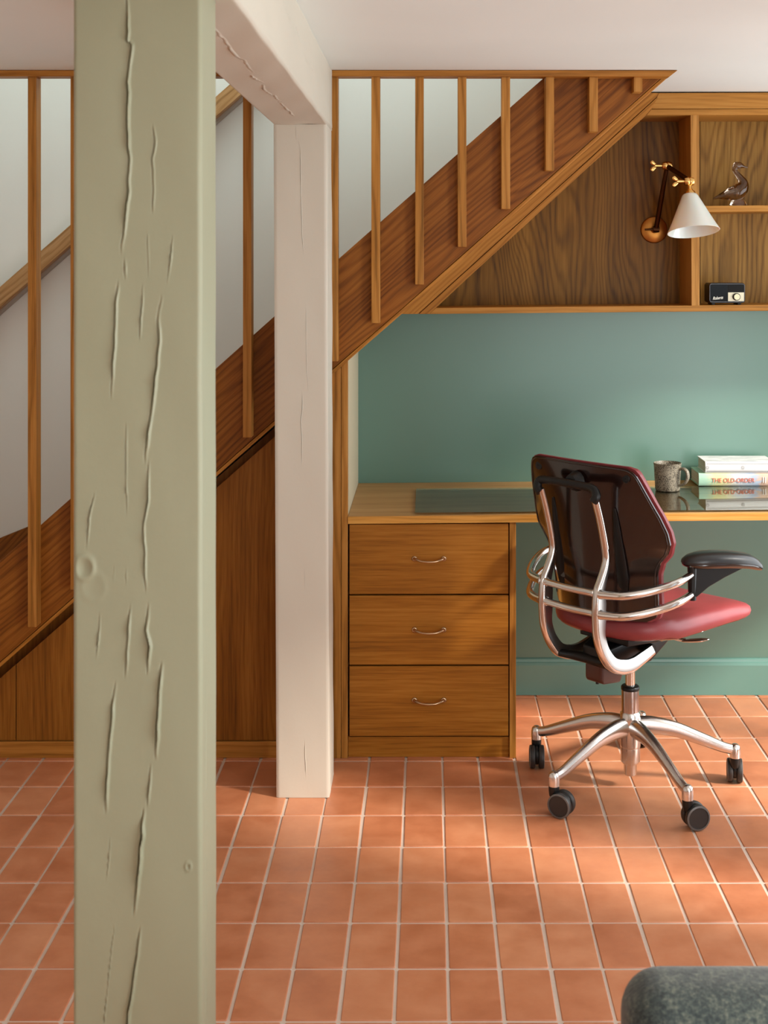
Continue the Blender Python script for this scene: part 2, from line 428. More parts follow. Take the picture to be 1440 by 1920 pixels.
# ------------------------------------------------------------------ timber posts and beam with cracked paint
def smooth_noise(n, step, amp):
    k = max(2, int(n/step)+2); c = rng.normal(0, 1, k)
    return np.interp(np.linspace(0, k-1, n), np.arange(k), c)*amp
def patch(mb, O, A, B, N, a, b, cracks, knots=(), wav=.0005, edge=.006):
    """displaced face: O origin, A/B unit vectors, N outward normal, a/b coordinate arrays; cracks = [(pts[(a,b)], width, height)]"""
    a = np.array(a); b = np.array(b)
    AA, BB = np.meshgrid(a, b)
    Dp = np.zeros_like(AA)
    Dp += wav*np.sin(AA*38+np.sin(BB*5)*1.2)*np.cos(BB*3.1+AA*9)+wav*.5*np.sin(BB*21+AA*60)
    for pts, wd, ht in cracks:
        pts = sorted(pts, key=lambda q: q[1])
        pb = np.array([q[1] for q in pts]); pa = np.array([q[0] for q in pts])
        L = pb[-1]-pb[0]
        xc = np.interp(b, pb, pa)+smooth_noise(len(b), 5, wd*.32)
        t = np.clip((b-pb[0])/max(L, 1e-6), 0, 1)
        env = np.clip(np.minimum(t, 1-t)*L/(.02+.10*L), 0, 1)*((b >= pb[0]) & (b <= pb[-1]))
        env = env*np.clip(1+smooth_noise(len(b), 8, .28), .25, 1.6)
        d = AA-xc[:, None]
        Dp += env[:, None]*ht*2.0*(np.exp(-((d-.55*wd)/(.8*wd))**2)*.8-1.5*np.exp(-((d+.35*wd)/(.42*wd))**2))
    for ka, kb, kr, kh in knots:
        r = np.sqrt((AA-ka)**2+((BB-kb)*.85)**2)
        Dp += kh*np.exp(-((r-kr)/(kr*.28))**2)-kh*.8*np.exp(-(r/(kr*.5))**2)
    ea = np.clip(np.minimum(AA-a[0], a[-1]-AA)/edge, 0, 1); eb = np.clip(np.minimum(BB-b[0], b[-1]-BB)/edge, 0, 1)
    rim = lambda e: 1-np.sqrt(np.clip(1-(1-e)**2, 0, 1))
    Dp = Dp*np.minimum(ea, eb)-edge*.8*rim(ea)
    O, A, B, N = [np.array(q, float) for q in (O, A, B, N)]
    V = O+AA[..., None]*A+BB[..., None]*B+Dp[..., None]*N
    na, nb = len(a), len(b)
    base = len(mb.v); mb.v += [tuple(v) for v in V.reshape(-1, 3)]
    i = np.arange(nb-1)[:, None]*na+np.arange(na-1)[None, :]
    q = np.stack([i, i+1, i+na+1, i+na], -1).reshape(-1, 4)+base
    if np.dot(np.cross(A, B), N) < 0: q = q[:, ::-1]
    mb.f += [tuple(map(int, r)) for r in q]; mb.sm += [True]*len(q)

def px_poly(pts, Y, x0, w, h):
    return ([((X(p[0], Y)-x0), Z(p[1], Y)) for p in pts], w, h)

# near post
YP, YPB = 1.90, 2.035
gx0, gx1 = X(137, YP), X(377, YP); gtop = 1.9365
G = [([(237,-20),(240,60),(237,76),(246,84),(242,120),(238,200),(242,290),(240,370),(232,430),(226,480)], .0021, .0024),
     ([(232,483),(235,523)], .0018, .0018), ([(222,523),(217,567),(214,640),(208,748)], .0019, .002),
     ([(287,233),(290,267),(285,300),(288,353),(286,400)], .0017, .0017), ([(275,430),(278,483),(277,522)], .0012, .001),
     ([(267,533),(263,600),(262,640)], .0014, .0013), ([(323,440),(318,500),(313,534)], .0013, .0012),
     ([(303,553),(296,600),(298,640),(292,700),(285,760),(276,830),(272,870)], .0022, .0024),
     ([(236,790),(235,900),(238,967)], .0012, .001), ([(178,922),(168,967),(162,1030)], .0014, .0013),
     ([(278,860),(277,936),(269,980),(271,1047),(273,1112)], .0016, .002), ([(278,1131),(273,1184),(280,1211),(275,1264)], .0022, .0024),
     ([(244,1131),(240,1189),(234,1272)], .0018, .0020), ([(187,1149),(180,1235)], .0013, .0012),
     ([(304,1242),(297,1322),(296,1335),(293,1424)], .0022, .0030), ([(216,1278),(208,1353),(203,1415),(197,1527)], .0021, .0026),
     ([(282,1433),(276,1512)], .0018, .0022), ([(269,1514),(262,1613),(257,1663),(251,1716)], .0024, .0032),
     ([(263,1737),(253,1813),(238,1925),(226,2010)], .0022, .003), ([(206,1570),(203,1613),(199,1652)], .0010, .0012),
     ([(216,1720),(207,1797),(197,1893),(190,1980)], .0008, .0008), ([(213,1060),(212,1090)], .001, .001), ([(236,1060),(235,1100)], .001, .001)]
m = MB()
av = np.linspace(0, gx1-gx0, 150)
bv = np.concatenate([np.linspace(0, .44, 20)[:-1], np.linspace(.44, gtop, 480)])
patch(m, (gx0, YP, 0), (1,0,0), (0,0,1), (0,-1,0), av, bv, [px_poly(p, YP, gx0, w_, h_) for p, w_, h_ in G],
      [((158-137)*YP/F, Z(1064, YP), .013, .0022), ((175-137)*YP/F, Z(1100, YP), .016, .0005), ((353-137)*YP/F, Z(1625, YP), .004, .0018)])
e = .0048
av2 = np.linspace(0, YPB-YP-e, 40)
patch(m, (gx1, YP+e, 0), (0,1,0), (0,0,1), (1,0,0), av2, bv, [([(.035, .3), (.038, 1.0)], .001, .0008), ([(.03, .75), (.03, 1.35)], .001, .0006)], edge=.003)
m.add([(gx0, YP+e, 0), (gx0, YPB, 0), (gx0, YPB, gtop), (gx0, YP+e, gtop), (gx1-.0024, YPB, 0), (gx1-.0024, YPB, gtop)],
      [(0, 3, 2, 1), (1, 2, 5, 4)])
m.add([(gx0, YP+e, gtop), (gx1, YP+e, gtop), (gx1, YPB, gtop), (gx0, YPB, gtop)], [(0,1,2,3)])
o = m.build('timber_post', M['green'])
tag(o, 'thick sage green timber post with deep paint cracks in the foreground', 'post')

# far post
YQ, YQB = 3.836, 4.027
qx0, qx1 = X(515.5, YQ), X(615, YQ)
K = [([(557,236),(558,262)], .0007, .0009), ([(559,262),(566,275),(566,330),(567,400),(568,440),(571,480)], .0008, .0013), ([(575,560),(575,640),(576,699),(579,740)], .0006, .0008),
     ([(567,736),(567,764),(564,790),(566,817),(565,872)], .0008, .0012), ([(570,1060),(571,1110)], .0005, .0005), ([(569,1385),(570,1420),(571,1460)], .0007, .0009)]
m = MB()
wq = qx1-qx0; cxs = (566-515.5)*YQ/F
av = np.unique(np.concatenate([np.linspace(0, wq, 30), np.linspace(cxs-.025, cxs+.025, 90)]))
bv = np.linspace(0, 1.937, 420)
patch(m, (qx0, YQ, 0), (1,0,0), (0,0,1), (0,-1,0), av, bv, [px_poly(p, YQ, qx0, w_, h_) for p, w_, h_ in K], wav=.0004, edge=.004)
av2 = np.linspace(0, YQB-YQ-.0032, 24)
patch(m, (qx1, YQ+.0032, 0), (0,1,0), (0,0,1), (1,0,0), av2, bv, [([(.05, .2), (.06, 1.2)], .002, .002), ([(.12, .5), (.11, 1.7)], .002, .0015)], wav=.0012, edge=.003)
m.add([(qx0, YQ+.0032, 0), (qx0, YQB, 0), (qx0, YQB, 1.937), (qx0, YQ+.0032, 1.937), (qx1-.003, YQB, 0), (qx1-.003, YQB, 1.937)], [(0, 3, 2, 1), (1, 2, 5, 4)])
# the post leans a touch, as in the photograph
m.v = [(x+(.97-z)*.0042-0, y, z) for x, y, z in m.v]
o = m.build('timber_post', M['pink'])
tag(o, 'pale blush painted timber post standing before the stair panelling, under the beam end', 'post')

# beam
bx0, bx1 = X(512, YQ), X(613.5, YQ); bz0 = 1.937
UC = [[(380,30),(408,62),(426,84),(444,107),(457,112),(463,123),(474,137)], [(467,139),(483,150),(495,156)], [(492,158),(493,166),(500,173),(510,179)],
      [(513,177),(518,186),(528,192)], [(520,190),(534,201),(543,209),(550,218)]]
m = MB()
cr = []
for pts in UC:
    cr.append(([(X(p[0], (bz0-EYE)*F/(CY-p[1]))-bx0, (bz0-EYE)*F/(CY-p[1])) for p in pts], .0018, .0020))
av = np.linspace(0, bx1-bx0, 70); bv = np.linspace(.9, YQB, 420)
patch(m, (bx0, 0, bz0), (1,0,0), (0,1,0), (0,0,-1), av, bv, cr, wav=.0009, edge=.006)
RC = [[(524,-30),(529,0),(540,35),(548,45)], [(549,50),(556,58),(562,80),(565,92)], [(566,98),(575,115),(590,132)]]
cr = []
for pts in RC:
    q = []
    for px, py in pts:
        Y = bx1*F/(px-CX); q.append((Z(py, Y)-bz0-.005, Y))
    cr.append((q, .0024, .0013))
av = np.linspace(0, CEIL-bz0-.005, 50)
patch(m, (bx1, 0, bz0+.005), (0,0,1), (0,1,0), (1,0,0), av, bv, cr, wav=.0012, edge=.004)
m.add([(bx0, .9, bz0+.005), (bx0, YQB, bz0+.005), (bx0, YQB, CEIL), (bx0, .9, CEIL)], [(0,1,2,3)])
m.add([(bx0, YQB, bz0), (bx1, YQB, bz0), (bx1, YQB, CEIL), (bx0, YQB, CEIL), (bx0, .9, bz0), (bx1, .9, bz0), (bx1, .9, CEIL), (bx0, .9, CEIL)], [(0,3,2,1), (4,5,6,7)])
o = m.build('ceiling_beam', M['pink'])
tag(o, 'pale blush ceiling beam with flaking crack running from the ceiling to the far post', 'beam')

# ------------------------------------------------------------------ staircase
st = thing('staircase', (SP(0, 1251)[0], FY, 0), 'oak staircase with a broad sloping side board rising to the right', 'staircase')
strip = 10*FY/F
def off(l, dz): return [(x, z+dz) for x, z in l]
lo = s_lo; hi = s_hi
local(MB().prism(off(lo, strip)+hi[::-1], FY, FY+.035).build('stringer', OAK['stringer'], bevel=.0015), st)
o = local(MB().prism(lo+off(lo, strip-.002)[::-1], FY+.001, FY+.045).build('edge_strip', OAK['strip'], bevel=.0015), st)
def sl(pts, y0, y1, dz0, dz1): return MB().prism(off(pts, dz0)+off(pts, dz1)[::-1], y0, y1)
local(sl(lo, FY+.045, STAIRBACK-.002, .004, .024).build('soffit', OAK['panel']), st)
# treads and risers between the two side boards
t = MB()
x = lo[0][0]+.12; rise = .2; going = rise/.883
z = .2
while z < 2.7:
    z = lo_z(x)+.29
    t.box(x-.02, x+going, FY+.036, STAIRBACK-.003, z-.03, z)
    t.box(x, x+.018, FY+.036, STAIRBACK-.003, z-rise, z-.03)
    x += going
local(t.build('steps', OAK['panel']), st)
# wall side board: sweeps to a shallower slope at the foot
tb = MB().prism([SP(-330, 1165, 4.93), SP(-60, 1037, 4.93), SP(0, 1009, 4.93), SP(52, 988, 4.93), SP(90, 985, 4.93), SP(90, 1060, 4.93), SP(-330, 1380, 4.93)], 4.925, 4.948)
o = tb.build('trim_1', OAK['stringer']); o['kind'] = 'structure'

bal = thing('stair_balustrade', (SP(618, 0)[0], 4.04, 0), 'oak balustrade of square spindles hanging from a slim rail along the ceiling edge', 'balustrade')
YB0, YB1 = 4.04, 4.0895
zr0, zr1 = Z(143.2, 4.03), CEIL
r = MB()
xr0, xr1 = SP(1256, 0, 4.03)[0], SP(1270.8, 0, 4.03)[0]
r.prism([(XL+.01, zr0), (xr0, zr0), (xr1, zr1-.001), (XL+.01, zr1-.001)], 4.03, 4.0845)
local(r.build('head_rail', OAK['rail'], bevel=.0012), bal)
BL = [(52,1176),(132,1106),(213,1035),(294,963),(375,892),(455.5,820.5),(537,749),(617.5,677.5),(696.3,606),(778.5,533.5),(858.5,463),(940.5,391.7),(1023,319.7),(1105,247),(1188.5,172)]
for i, (px, yb) in enumerate(BL):
    x0 = X(px, YB0); wd = 16*YB0/F
    b = MB().box(x0, x0+wd, YB0, YB1, Z(yb, YB0), zr0)
    local(b.build('baluster', OAK['upright'], bevel=.0012), bal)
# grip rail on the stairwell wall
hr = thing('wall_handrail', (X(0, 4.86), 4.9, Z(560, 4.86)), 'sloping oak handrail fixed to the white stairwell wall behind the spindles', 'handrail')
p0 = P(-500, 541+437, 4.86); p1 = P(560, 541-.888*560, 4.86)
dz = 39*4.86/F
m = MB().prism([(p0.x, p0.z), (p1.x, p1.z), (p1.x, p1.z-dz), (p0.x, p0.z-dz)], 4.86, 4.905)
local(m.build('grip', oak('oak_handrail', (.20,.10,.035), (.42,.23,.09), (.54,.33,.16), 'X', SLOPE, rings=14, dist=3), bevel=.004), hr)
m = MB().prism([(p0.x, p0.z-.024), (p1.x, p1.z-.024), (p1.x, p1.z-dz-.010), (p0.x, p0.z-dz-.010)], 4.905, 4.9485)
local(m.build('backing_strip', plaster('handrail_backing', (.42,.38,.33), .1)), hr)

# ------------------------------------------------------------------ panelling under the stairs
YPN = 4.15
pn = thing('stair_panelling', (X(300, YPN), YPN, 0), 'vertical grained oak panelling with plinth closing the space under the stairs', 'panelling')
gap = 22*4.13/F
def panel(x0, x1, z0, y0=YPN, y1=YPN+.02, g=None):
    g = gap if g is None else g
    return MB().prism([(x0, z0), (x1, z0), (x1, lo_z(x1)-g), (x0, max(z0+.001, lo_z(x0)-g))], y0, y1)
zp = Z(1389, YPN)
x30 = X(30, YPN); xl = lo[0][0]+.02
xa, xb, xc_, xd = X(620.5, 4.14), X(639, 4.14), X(641, 4.14), X(652, 4.14)
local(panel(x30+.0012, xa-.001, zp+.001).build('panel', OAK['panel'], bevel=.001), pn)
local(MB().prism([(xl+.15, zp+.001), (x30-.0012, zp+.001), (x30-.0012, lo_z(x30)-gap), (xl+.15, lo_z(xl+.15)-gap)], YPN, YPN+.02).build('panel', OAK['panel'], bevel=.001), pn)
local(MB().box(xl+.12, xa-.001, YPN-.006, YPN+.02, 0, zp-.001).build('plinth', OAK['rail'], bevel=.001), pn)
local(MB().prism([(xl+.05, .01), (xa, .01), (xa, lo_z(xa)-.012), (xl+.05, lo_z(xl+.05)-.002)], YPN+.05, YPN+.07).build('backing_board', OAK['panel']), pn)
local(panel(xa, xb, 0, 4.14, 4.165, .001).build('stile', OAK['upright'], bevel=.001), pn)
local(panel(xb+.0012, xd, 0, 4.1405, 4.165, .001).build('end_stile', OAK['upright'], bevel=.001), pn)
local(panel(xd-.012, xd, 0, 4.165, BACK-.001, .001).build('nook_side_lining', plaster('nook_lining_paint', (.58,.50,.34), .08)), pn)

# ------------------------------------------------------------------ desk
TILT = .0089
def zdesk(x): return .7517+TILT*(x+.25)
DY = 4.14
dt = MB(); x1 = XR-.003
th = .0225
vs = []
for x in (xd+.0005, x1):
    for y, d in ((DY, 0), (BACK-.002, 0), (BACK-.002, th), (DY, th)):
        vs.append((x, y, zdesk(x)-d))
dt.add(vs, [(0,1,2,3), (7,6,5,4), (0,4,5,1), (1,5,6,2), (2,6,7,3), (3,7,4,0)])
desk = dt.build('desktop', OAK['top'], bevel=.0012, recalc=True)
tag(desk, 'long oak desktop spanning the nook above the drawers', 'desk')
e = MB()
vs = []
for x in (xd+.0006, x1-.001):
    for y, d in ((DY-.004, .0008), (DY-.0002, .0008), (DY-.0002, th+.0005), (DY-.004, th+.0005)):
        vs.append((x, y, zdesk(x)-d))
e.add(vs, [(0,1,2,3), (7,6,5,4), (0,4,5,1), (1,5,6,2), (2,6,7,3), (3,7,4,0)])
local(e.build('front_edging', OAK['edge'], recalc=True), desk)
u = MB().box(xd+.001, x1-.01, BACK-.020, BACK-.003, .765, .7655)
# drawers
YD = 4.145
xr0_, xr1_ = X(955.5, DY), X(967.5, DY)
dc = thing('drawer_cabinet', ((xd+xr1_)/2, YD, 0), 'oak pedestal of three drawers with brass pulls under the left end of the desk', 'drawers')
zc = lambda x: zdesk(x)-th-.0006
b = MB()
b.box(xr0_, xr1_, DY+.001, 4.72, 0, zc(.13))
local(b.build('side_panel', OAK['upright'], bevel=.001), dc)
b = MB(); b.box(xd+.002, xr0_-.001, DY+.035, 4.72, .012, zc(-.25)-.002)
local(b.build('carcass', OAK['panel']), dc)
b = MB(); b.box(xd+.001, xr0_-.0008, DY+.012, DY+.034, 0, Z(1384, DY))
local(b.build('plinth', OAK['drawer'], bevel=.001), dc)
xl_, xr_ = X(655, DY), X(953.5, DY)
for j, (ya, yb) in enumerate(((984, 1114.5), (1117.5, 1247), (1250, 1381))):
    d = MB(); za, zb = Z(ya, DY), Z(yb, DY)
    zal = za; zar = za+(.003 if j == 0 else .001); zbr = zb+.001
    d.prism([(xl_, zb), (xr_, zbr), (xr_, zar), (xl_, zal)], DY+.003, DY+.024)
    dr = local(d.build('drawer', OAK['drawer'], bevel=.0012), dc)
    h = MB(); hy = Z((1050.5, 1184.5, 1317)[j], DY-.02); hx = X(804.5, DY-.02); hw = .0455
    h.tube([(hx-hw, DY-.002, hy+.001), (hx-hw+.006, DY-.014, hy+.001), (hx-.022, DY-.024, hy-.003), (hx, DY-.026, hy-.0045), (hx+.022, DY-.024, hy-.003), (hx+hw-.006, DY-.014, hy+.001), (hx+hw, DY-.002, hy+.001)],
           [.0055, .0048, .0040, .0048, .0040, .0048, .0055], n=10, up=(0,0,1), flat=.8)
    for sx in (-1, 1):
        Mx = Matrix.Translation((hx+sx*hw, DY+.003, hy)) @ Matrix.Rotation(H, 4, 'X')
        h.lathe([(.0082, 0), (.0082, .002), (.0070, .0038), (.0050, .0042), (.0050, .0026)], 20, Mx)
    ho = h.build('handle', M['handle'])
    ho.parent = dr
    for sx in (-1, 1):
        Mx = Matrix.Translation((hx+sx*hw, DY-.0005, hy)) @ Matrix.Rotation(H, 4, 'X')
        s2 = MB().lathe([(.0040, 0), (.0038, .0022), (.0022, .0036), (.0004, .004)], 14, Mx).build('screw', M['bronze']); s2.parent = dr

# glass sheet on the desk
g = MB(); vs = []
gx0_, gx1_ = X(778, 4.157), 1.45
for x in (gx0_, gx1_):
    for y, d in ((4.157, .0062), (4.60, .0062), (4.60, .0004), (4.157, .0004)):
        vs.append((x, y, zdesk(x)+d))
g.add(vs, [(0,1,2,3), (7,6,5,4), (0,4,5,1), (1,5,6,2), (2,6,7,3), (3,7,4,0)])
go = g.build('glass_desk_sheet', M['glass'], recalc=True)
under = bpy.data.materials.new('glass_contact'); under.use_nodes = True; ut = under.node_tree; ut.nodes.clear()
uo = ut.nodes.new('ShaderNodeOutputMaterial'); ub = ut.nodes.new('ShaderNodeBsdfTransparent'); ut.links.new(ub.outputs[0], uo.inputs[0])
go.data.materials.append(under)
for p_ in go.data.polygons:
    if p_.normal.z < -.5: p_.material_index = 1
tag(go, 'clear greenish glass sheet lying on the oak desktop, mirroring the mug and books', 'glass sheet')

# ------------------------------------------------------------------ shelf unit above the desk
YS = 4.54; YSB = BACK-.012
su = thing('shelf_unit', (X(1300, YS), YS, Z(588, YS)), 'built-in oak shelving above the desk, tucked under the slope of the stairs', 'shelves')
def Q(px, py, Y=YS): p = P(px, py, Y); return (p.x, p.z)
XE = XR-.003
def tilt(p0, px1=None, slope=.009, xe=XE): return (xe, p0[1]+slope*(xe-p0[0]))
# boards
a0, a1 = Q(1216, 174), Q(1216, 203)
fas = MB().prism([Q(1235.5, 174.3), (XE, CEIL-.001), (XE, Q(0, 202.5)[1]), Q(1222, 204)], YS, YS+.02)
local(fas.build('fascia', OAK['shelf'], bevel=.001), su)
tb = MB().prism([Q(1221, 205), (XE, Q(0, 203.2)[1]), (XE, Q(0, 214.5)[1]), Q(1212, 216)], YS-.001, YSB)
local(tb.build('top_board', OAK['shelf'], bevel=.001), su)
bb0, bb1 = Q(817.4, 577.2), Q(805.4, 588.7)
local(MB().prism([bb0, tilt(bb0), tilt(bb1), bb1], YS, YSB).build('bottom_board', OAK['shelf'], bevel=.001), su)
mb0, mb1 = Q(1310.5, 386.2), Q(1310.5, 397.6)
local(MB().prism([mb0, tilt(mb0, slope=.01), tilt(mb1, slope=.01), mb1], YS+.001, YSB).build('middle_shelf', OAK['shelf'], bevel=.001), su)
local(MB().prism([Q(1294.8, 215.5), Q(1310.3, 215.3), Q(1311.8, 573), Q(1296.8, 573)], YS+.0005, YSB).build('divider', OAK['divider'], bevel=.001), su)
local(MB().prism([Q(1600, 215), Q(1615.5, 215), Q(1615.5, 569), Q(1600, 569)], YS+.001, YSB).build('divider', OAK['divider'], bevel=.001), su)
# sloping boards that close the left end against the stairs
local(MB().prism([Q(735, 588.7), Q(784, 588.7), Q(860, 519.5), Q(1100, 302), Q(1235.5, 178), Q(1235, 174), Q(1175, 174)], YS+.002, YS+.02).build('sloping_fascia', OAK['strip'], bevel=.0008), su)
local(MB().prism([Q(785.3, 588.7), Q(805, 588.7), Q(878.5, 520), Q(1100, 316.5), Q(1212, 215.8), Q(1222, 204), Q(1235.5, 179.5), Q(1100, 303.5), Q(860, 521)], YS, YSB).build('sloping_lining', OAK['strip'], bevel=.001), su)
# veneered back panels
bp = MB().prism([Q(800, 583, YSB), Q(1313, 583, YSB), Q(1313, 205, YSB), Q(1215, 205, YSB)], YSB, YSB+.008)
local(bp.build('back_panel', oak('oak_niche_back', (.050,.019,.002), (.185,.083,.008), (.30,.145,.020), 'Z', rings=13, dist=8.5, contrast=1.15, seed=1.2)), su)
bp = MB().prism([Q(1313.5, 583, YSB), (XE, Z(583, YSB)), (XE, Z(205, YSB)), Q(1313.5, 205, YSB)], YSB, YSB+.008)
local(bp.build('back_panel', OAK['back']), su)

# ------------------------------------------------------------------ swing arm wall lamp
def fr(z_axis, loc):
    return Matrix.Translation(loc) @ Vector(z_axis).to_track_quat('Z', 'Y').to_matrix().to_4x4()
p_plate = P(1226, 431, YSB-.001)
lamp = thing('wall_lamp', p_plate, 'brass swing arm wall lamp with white opal glass shade in the left niche', 'lamp')
def lp(mb, name, mt, parent=lamp, **k): return local(mb.build(name, mt, **k), parent)
lp(MB().lathe([(.0475, 0), (.0475, .006), (.044, .0095), (.012, .010), (.010, .03), (.0001, .031)], 48, fr((0,-1,0), p_plate)), 'wall_plate', M['agedbrass'])
pj0 = P(1230, 430, 4.715); pj1 = P(1250.5, 311, 4.60); pj2 = P(1291, 338, 4.47)
k = MB(); k.lathe([(.0001,-.012),(.011,-.011),(.012,0),(.011,.011),(.0001,.012)], 20, fr((1,0,0), pj0))
k.tube([pj0+Vector((-.010,0,0)), pj0+Vector((-.024,0,0)), pj0+Vector((-.040,0,-.001))], [.005,.0035,.003], n=10, sub=1)
k.tube([P(1226,431,YSB-.03), pj0], [.008,.008], n=12, sub=1)
lp(k, 'wall_joint', M['bronze'])
lp(MB().tube([pj0, pj0.lerp(pj1, .5), pj1-(pj1-pj0)*.06], [.0088,.0088,.0070], n=14, sub=1), 'lower_arm', M['bronze'])
lp(MB().tube([pj1, pj1.lerp(pj2, .5), pj2], [.0085,.0085,.0085], n=14, sub=1), 'upper_arm', M['bronze'])
def wing(mb, c, s=1.0):
    mb.tube([c+Vector((.012*s,0,0)), c+Vector((-.006*s,0,0))], [.0042*s,.0052*s], n=12, sub=1)
    for q in (-1, 1):
        mb.tube([c+Vector((-.004*s,0,.003*q*s)), c+Vector((-.013*s,0,.009*q*s)), c+Vector((-.016*s,0,.0135*q*s))], [.0030*s,.0060*s,.0042*s], n=10, sub=4, up=(0,1,0), flat=.45)
def joint(c, s=1.0):
    j = MB()
    j.lathe([(.0001,-.014*s),(.010*s,-.013*s),(.0125*s,-.006*s),(.0125*s,-.001),(.0118*s,0),(.0125*s,.001),(.0125*s,.006*s),(.010*s,.013*s),(.0001,.014*s)], 24, fr((1,0,0), c))
    wing(j, c+Vector((-.028*s,0,0)), s)
    j.tube([c+Vector((-.010*s,0,0)), c+Vector((-.022*s,0,0))], [.0035*s,.0035*s], n=10, sub=1)
    return j
lp(joint(pj1, 1.22), 'elbow_joint', M['brass'])
j = joint(pj2+Vector((.002,0,-.004)), 1.2)
ax = Vector((-.06, .23, 1)).normalized()           # shade axis, tipped slightly
top = pj2+Vector((.003, 0, -.022))
j.lathe([(.006,.020),(.0085,.012),(.0065,.004),(.0065,-.004),(.009,-.008),(.010,-.012),(.017,-.018),(.019,-.026),(.012,-.027)], 28, fr(ax, top))
lp(j, 'shade_joint', M['brass'])
so = top-ax*.024+Vector((-.002,0,0))
prof = [(.010, .0), (.020, -.001), (.0255, -.0045), (.030, -.012), (.050, -.052), (.072, -.096), (.0885, -.126), (.0900, -.1285), (.0885, -.1295), (.0865, -.127), (.070, -.096), (.048, -.053), (.0275, -.0135), (.023, -.007), (.010, -.004)]
prof = [(a*.965, b_*1.02) for a, b_ in prof]
lp(MB().lathe(prof, 56, fr(ax, so), cap=False), 'lamp_shade', M['opal'])
bmb = MB().lathe([(.0001,-.075),(.010,-.073),(.017,-.064),(.019,-.052),(.015,-.038),(.011,-.026),(.011,-.008),(.0001,-.006)], 24, fr(ax, so))
lp(bmb, 'bulb', mat('frosted_bulb', (.85,.84,.80), .3))

# ------------------------------------------------------------------ radio
YR = 4.575
rx0, rx1 = X(1329.5, YR), X(1397, YR); rz0 = Z(564.8, YR); rz1 = Z(527, YR)
zsh = bb0[1]+.009*(X(1363, YR)-bb0[0])
rad = thing('radio', ((rx0+rx1)/2, YR+.03, zsh), 'small black retro radio with cream dial on the lowest shelf', 'radio')
lift = zsh+.0062-rz0; rz0 += lift; rz1 += lift
def rrect(x0, x1, z0, z1, r, n=6):
    out = []
    for cx_, cz_, a0 in ((x1-r, z1-r, 0), (x0+r, z1-r, 1), (x0+r, z0+r, 2), (x1-r, z0+r, 3)):
        for i in range(n+1):
            a = (a0+i/n)*math.pi/2; out.append((cx_+r*math.cos(a), cz_+r*math.sin(a)))
    return out
local(MB().prism(rrect(rx0, rx1, rz0, rz1, .010), YR, YR+.078).build('case', M['black'], bevel=.002, seg=3), rad)
def ringprism(x0, x1, z0, z1, r, t, y0, y1):
    o_ = rrect(x0, x1, z0, z1, r); i_ = rrect(x0+t, x1-t, z0+t, z1-t, max(.001, r-t)); n = len(o_)
    vs = [(x, y0, z) for x, z in o_]+[(x, y0, z) for x, z in i_]+[(x, y1, z) for x, z in o_]+[(x, y1, z) for x, z in i_]
    fs = []
    for k in range(n):
        l = (k+1) % n
        fs += [(k, n+k, n+l, l), (k, l, 2*n+l, 2*n+k), (n+k, 3*n+k, 3*n+l, n+l), (2*n+k, 2*n+l, 3*n+l, 3*n+k)]
    return MB().add(vs, fs)
local(ringprism(rx0+.0015, rx1-.0015, rz0+.003, rz1-.003, .008, .0014, YR-.0022, YR+.001).build('trim_ring', mat('grey_trim', (.09,.09,.10), .3, .4), recalc=True), rad)
xm = rx0+(rx1-rx0)*.525
local(MB().box(rx0+.005, xm-.0006, YR-.0016, YR+.001, rz0+.0065, rz1-.0055).build('speaker_grille', mat('grille_cloth', (.012,.015,.018), .8, Specular_IOR_Level=.2)), rad)
local(MB().box(xm, rx1-.004, YR-.0018, YR+.001, rz0+.037, rz1-.0055).build('display', mat('display_black', (.004,.004,.004), .55, Specular_IOR_Level=.2)), rad)
local(MB().box(xm, rx1-.004, YR-.0018, YR+.001, rz0+.0065, rz0+.0365).build('dial_panel', mat('dial_cream', (.60,.55,.40), .3, .3)), rad)
kc = ((xm+rx1-.004)/2+.0005, YR-.0018, rz0+.0215)
local(MB().lathe([(.0125, 0), (.0125, .011), (.0118, .012), (.0103, .0122)], 32, fr((0,-1,0), kc)).build('dial_rim', M['black']), rad)
local(MB().lathe([(.0102, 0.010), (.0100, .0130), (.0001, .0132)], 32, fr((0,-1,0), kc)).build('dial_cap', mat('dial_gold', (.62,.55,.36), .35, .5)), rad)
for sx in (rx0+.016, rx1-.018):
    local(MB().box(sx-.006, sx+.006, YR+.006, YR+.07, zsh+.0003, rz0+.001).build('foot', M['black'], bevel=.001), rad)
def text(s, size, loc, mt, parent, shear=0, name='lettering', ext=.0004, rot=(H, 0, 0), sx=1.0):
    cu = bpy.data.curves.new(name, 'FONT'); cu.body = s; cu.size = size; cu.shear = shear; cu.extrude = ext
    ob = bpy.data.objects.new(name, cu); COL.objects.link(ob)
    dg = bpy.context.evaluated_depsgraph_get(); dg.update()
    me = bpy.data.meshes.new_from_object(ob.evaluated_get(dg))
    COL.objects.unlink(ob); bpy.data.objects.remove(ob)
    me.materials.clear(); me.materials.append(mt)
    o = bpy.data.objects.new(name, me); COL.objects.link(o)
    o.rotation_euler = rot; o.location = loc; o.scale = (sx, 1, 1)
    local(o, parent)
    return o
t = text('Roberts', .0150, (rx0+.012, YR-.0018, rz0+.0110), mat('script_silver', (.72,.68,.58), .3, .6), rad, shear=.5, sx=.72)
t.rotation_euler = (H, -.10, 0)

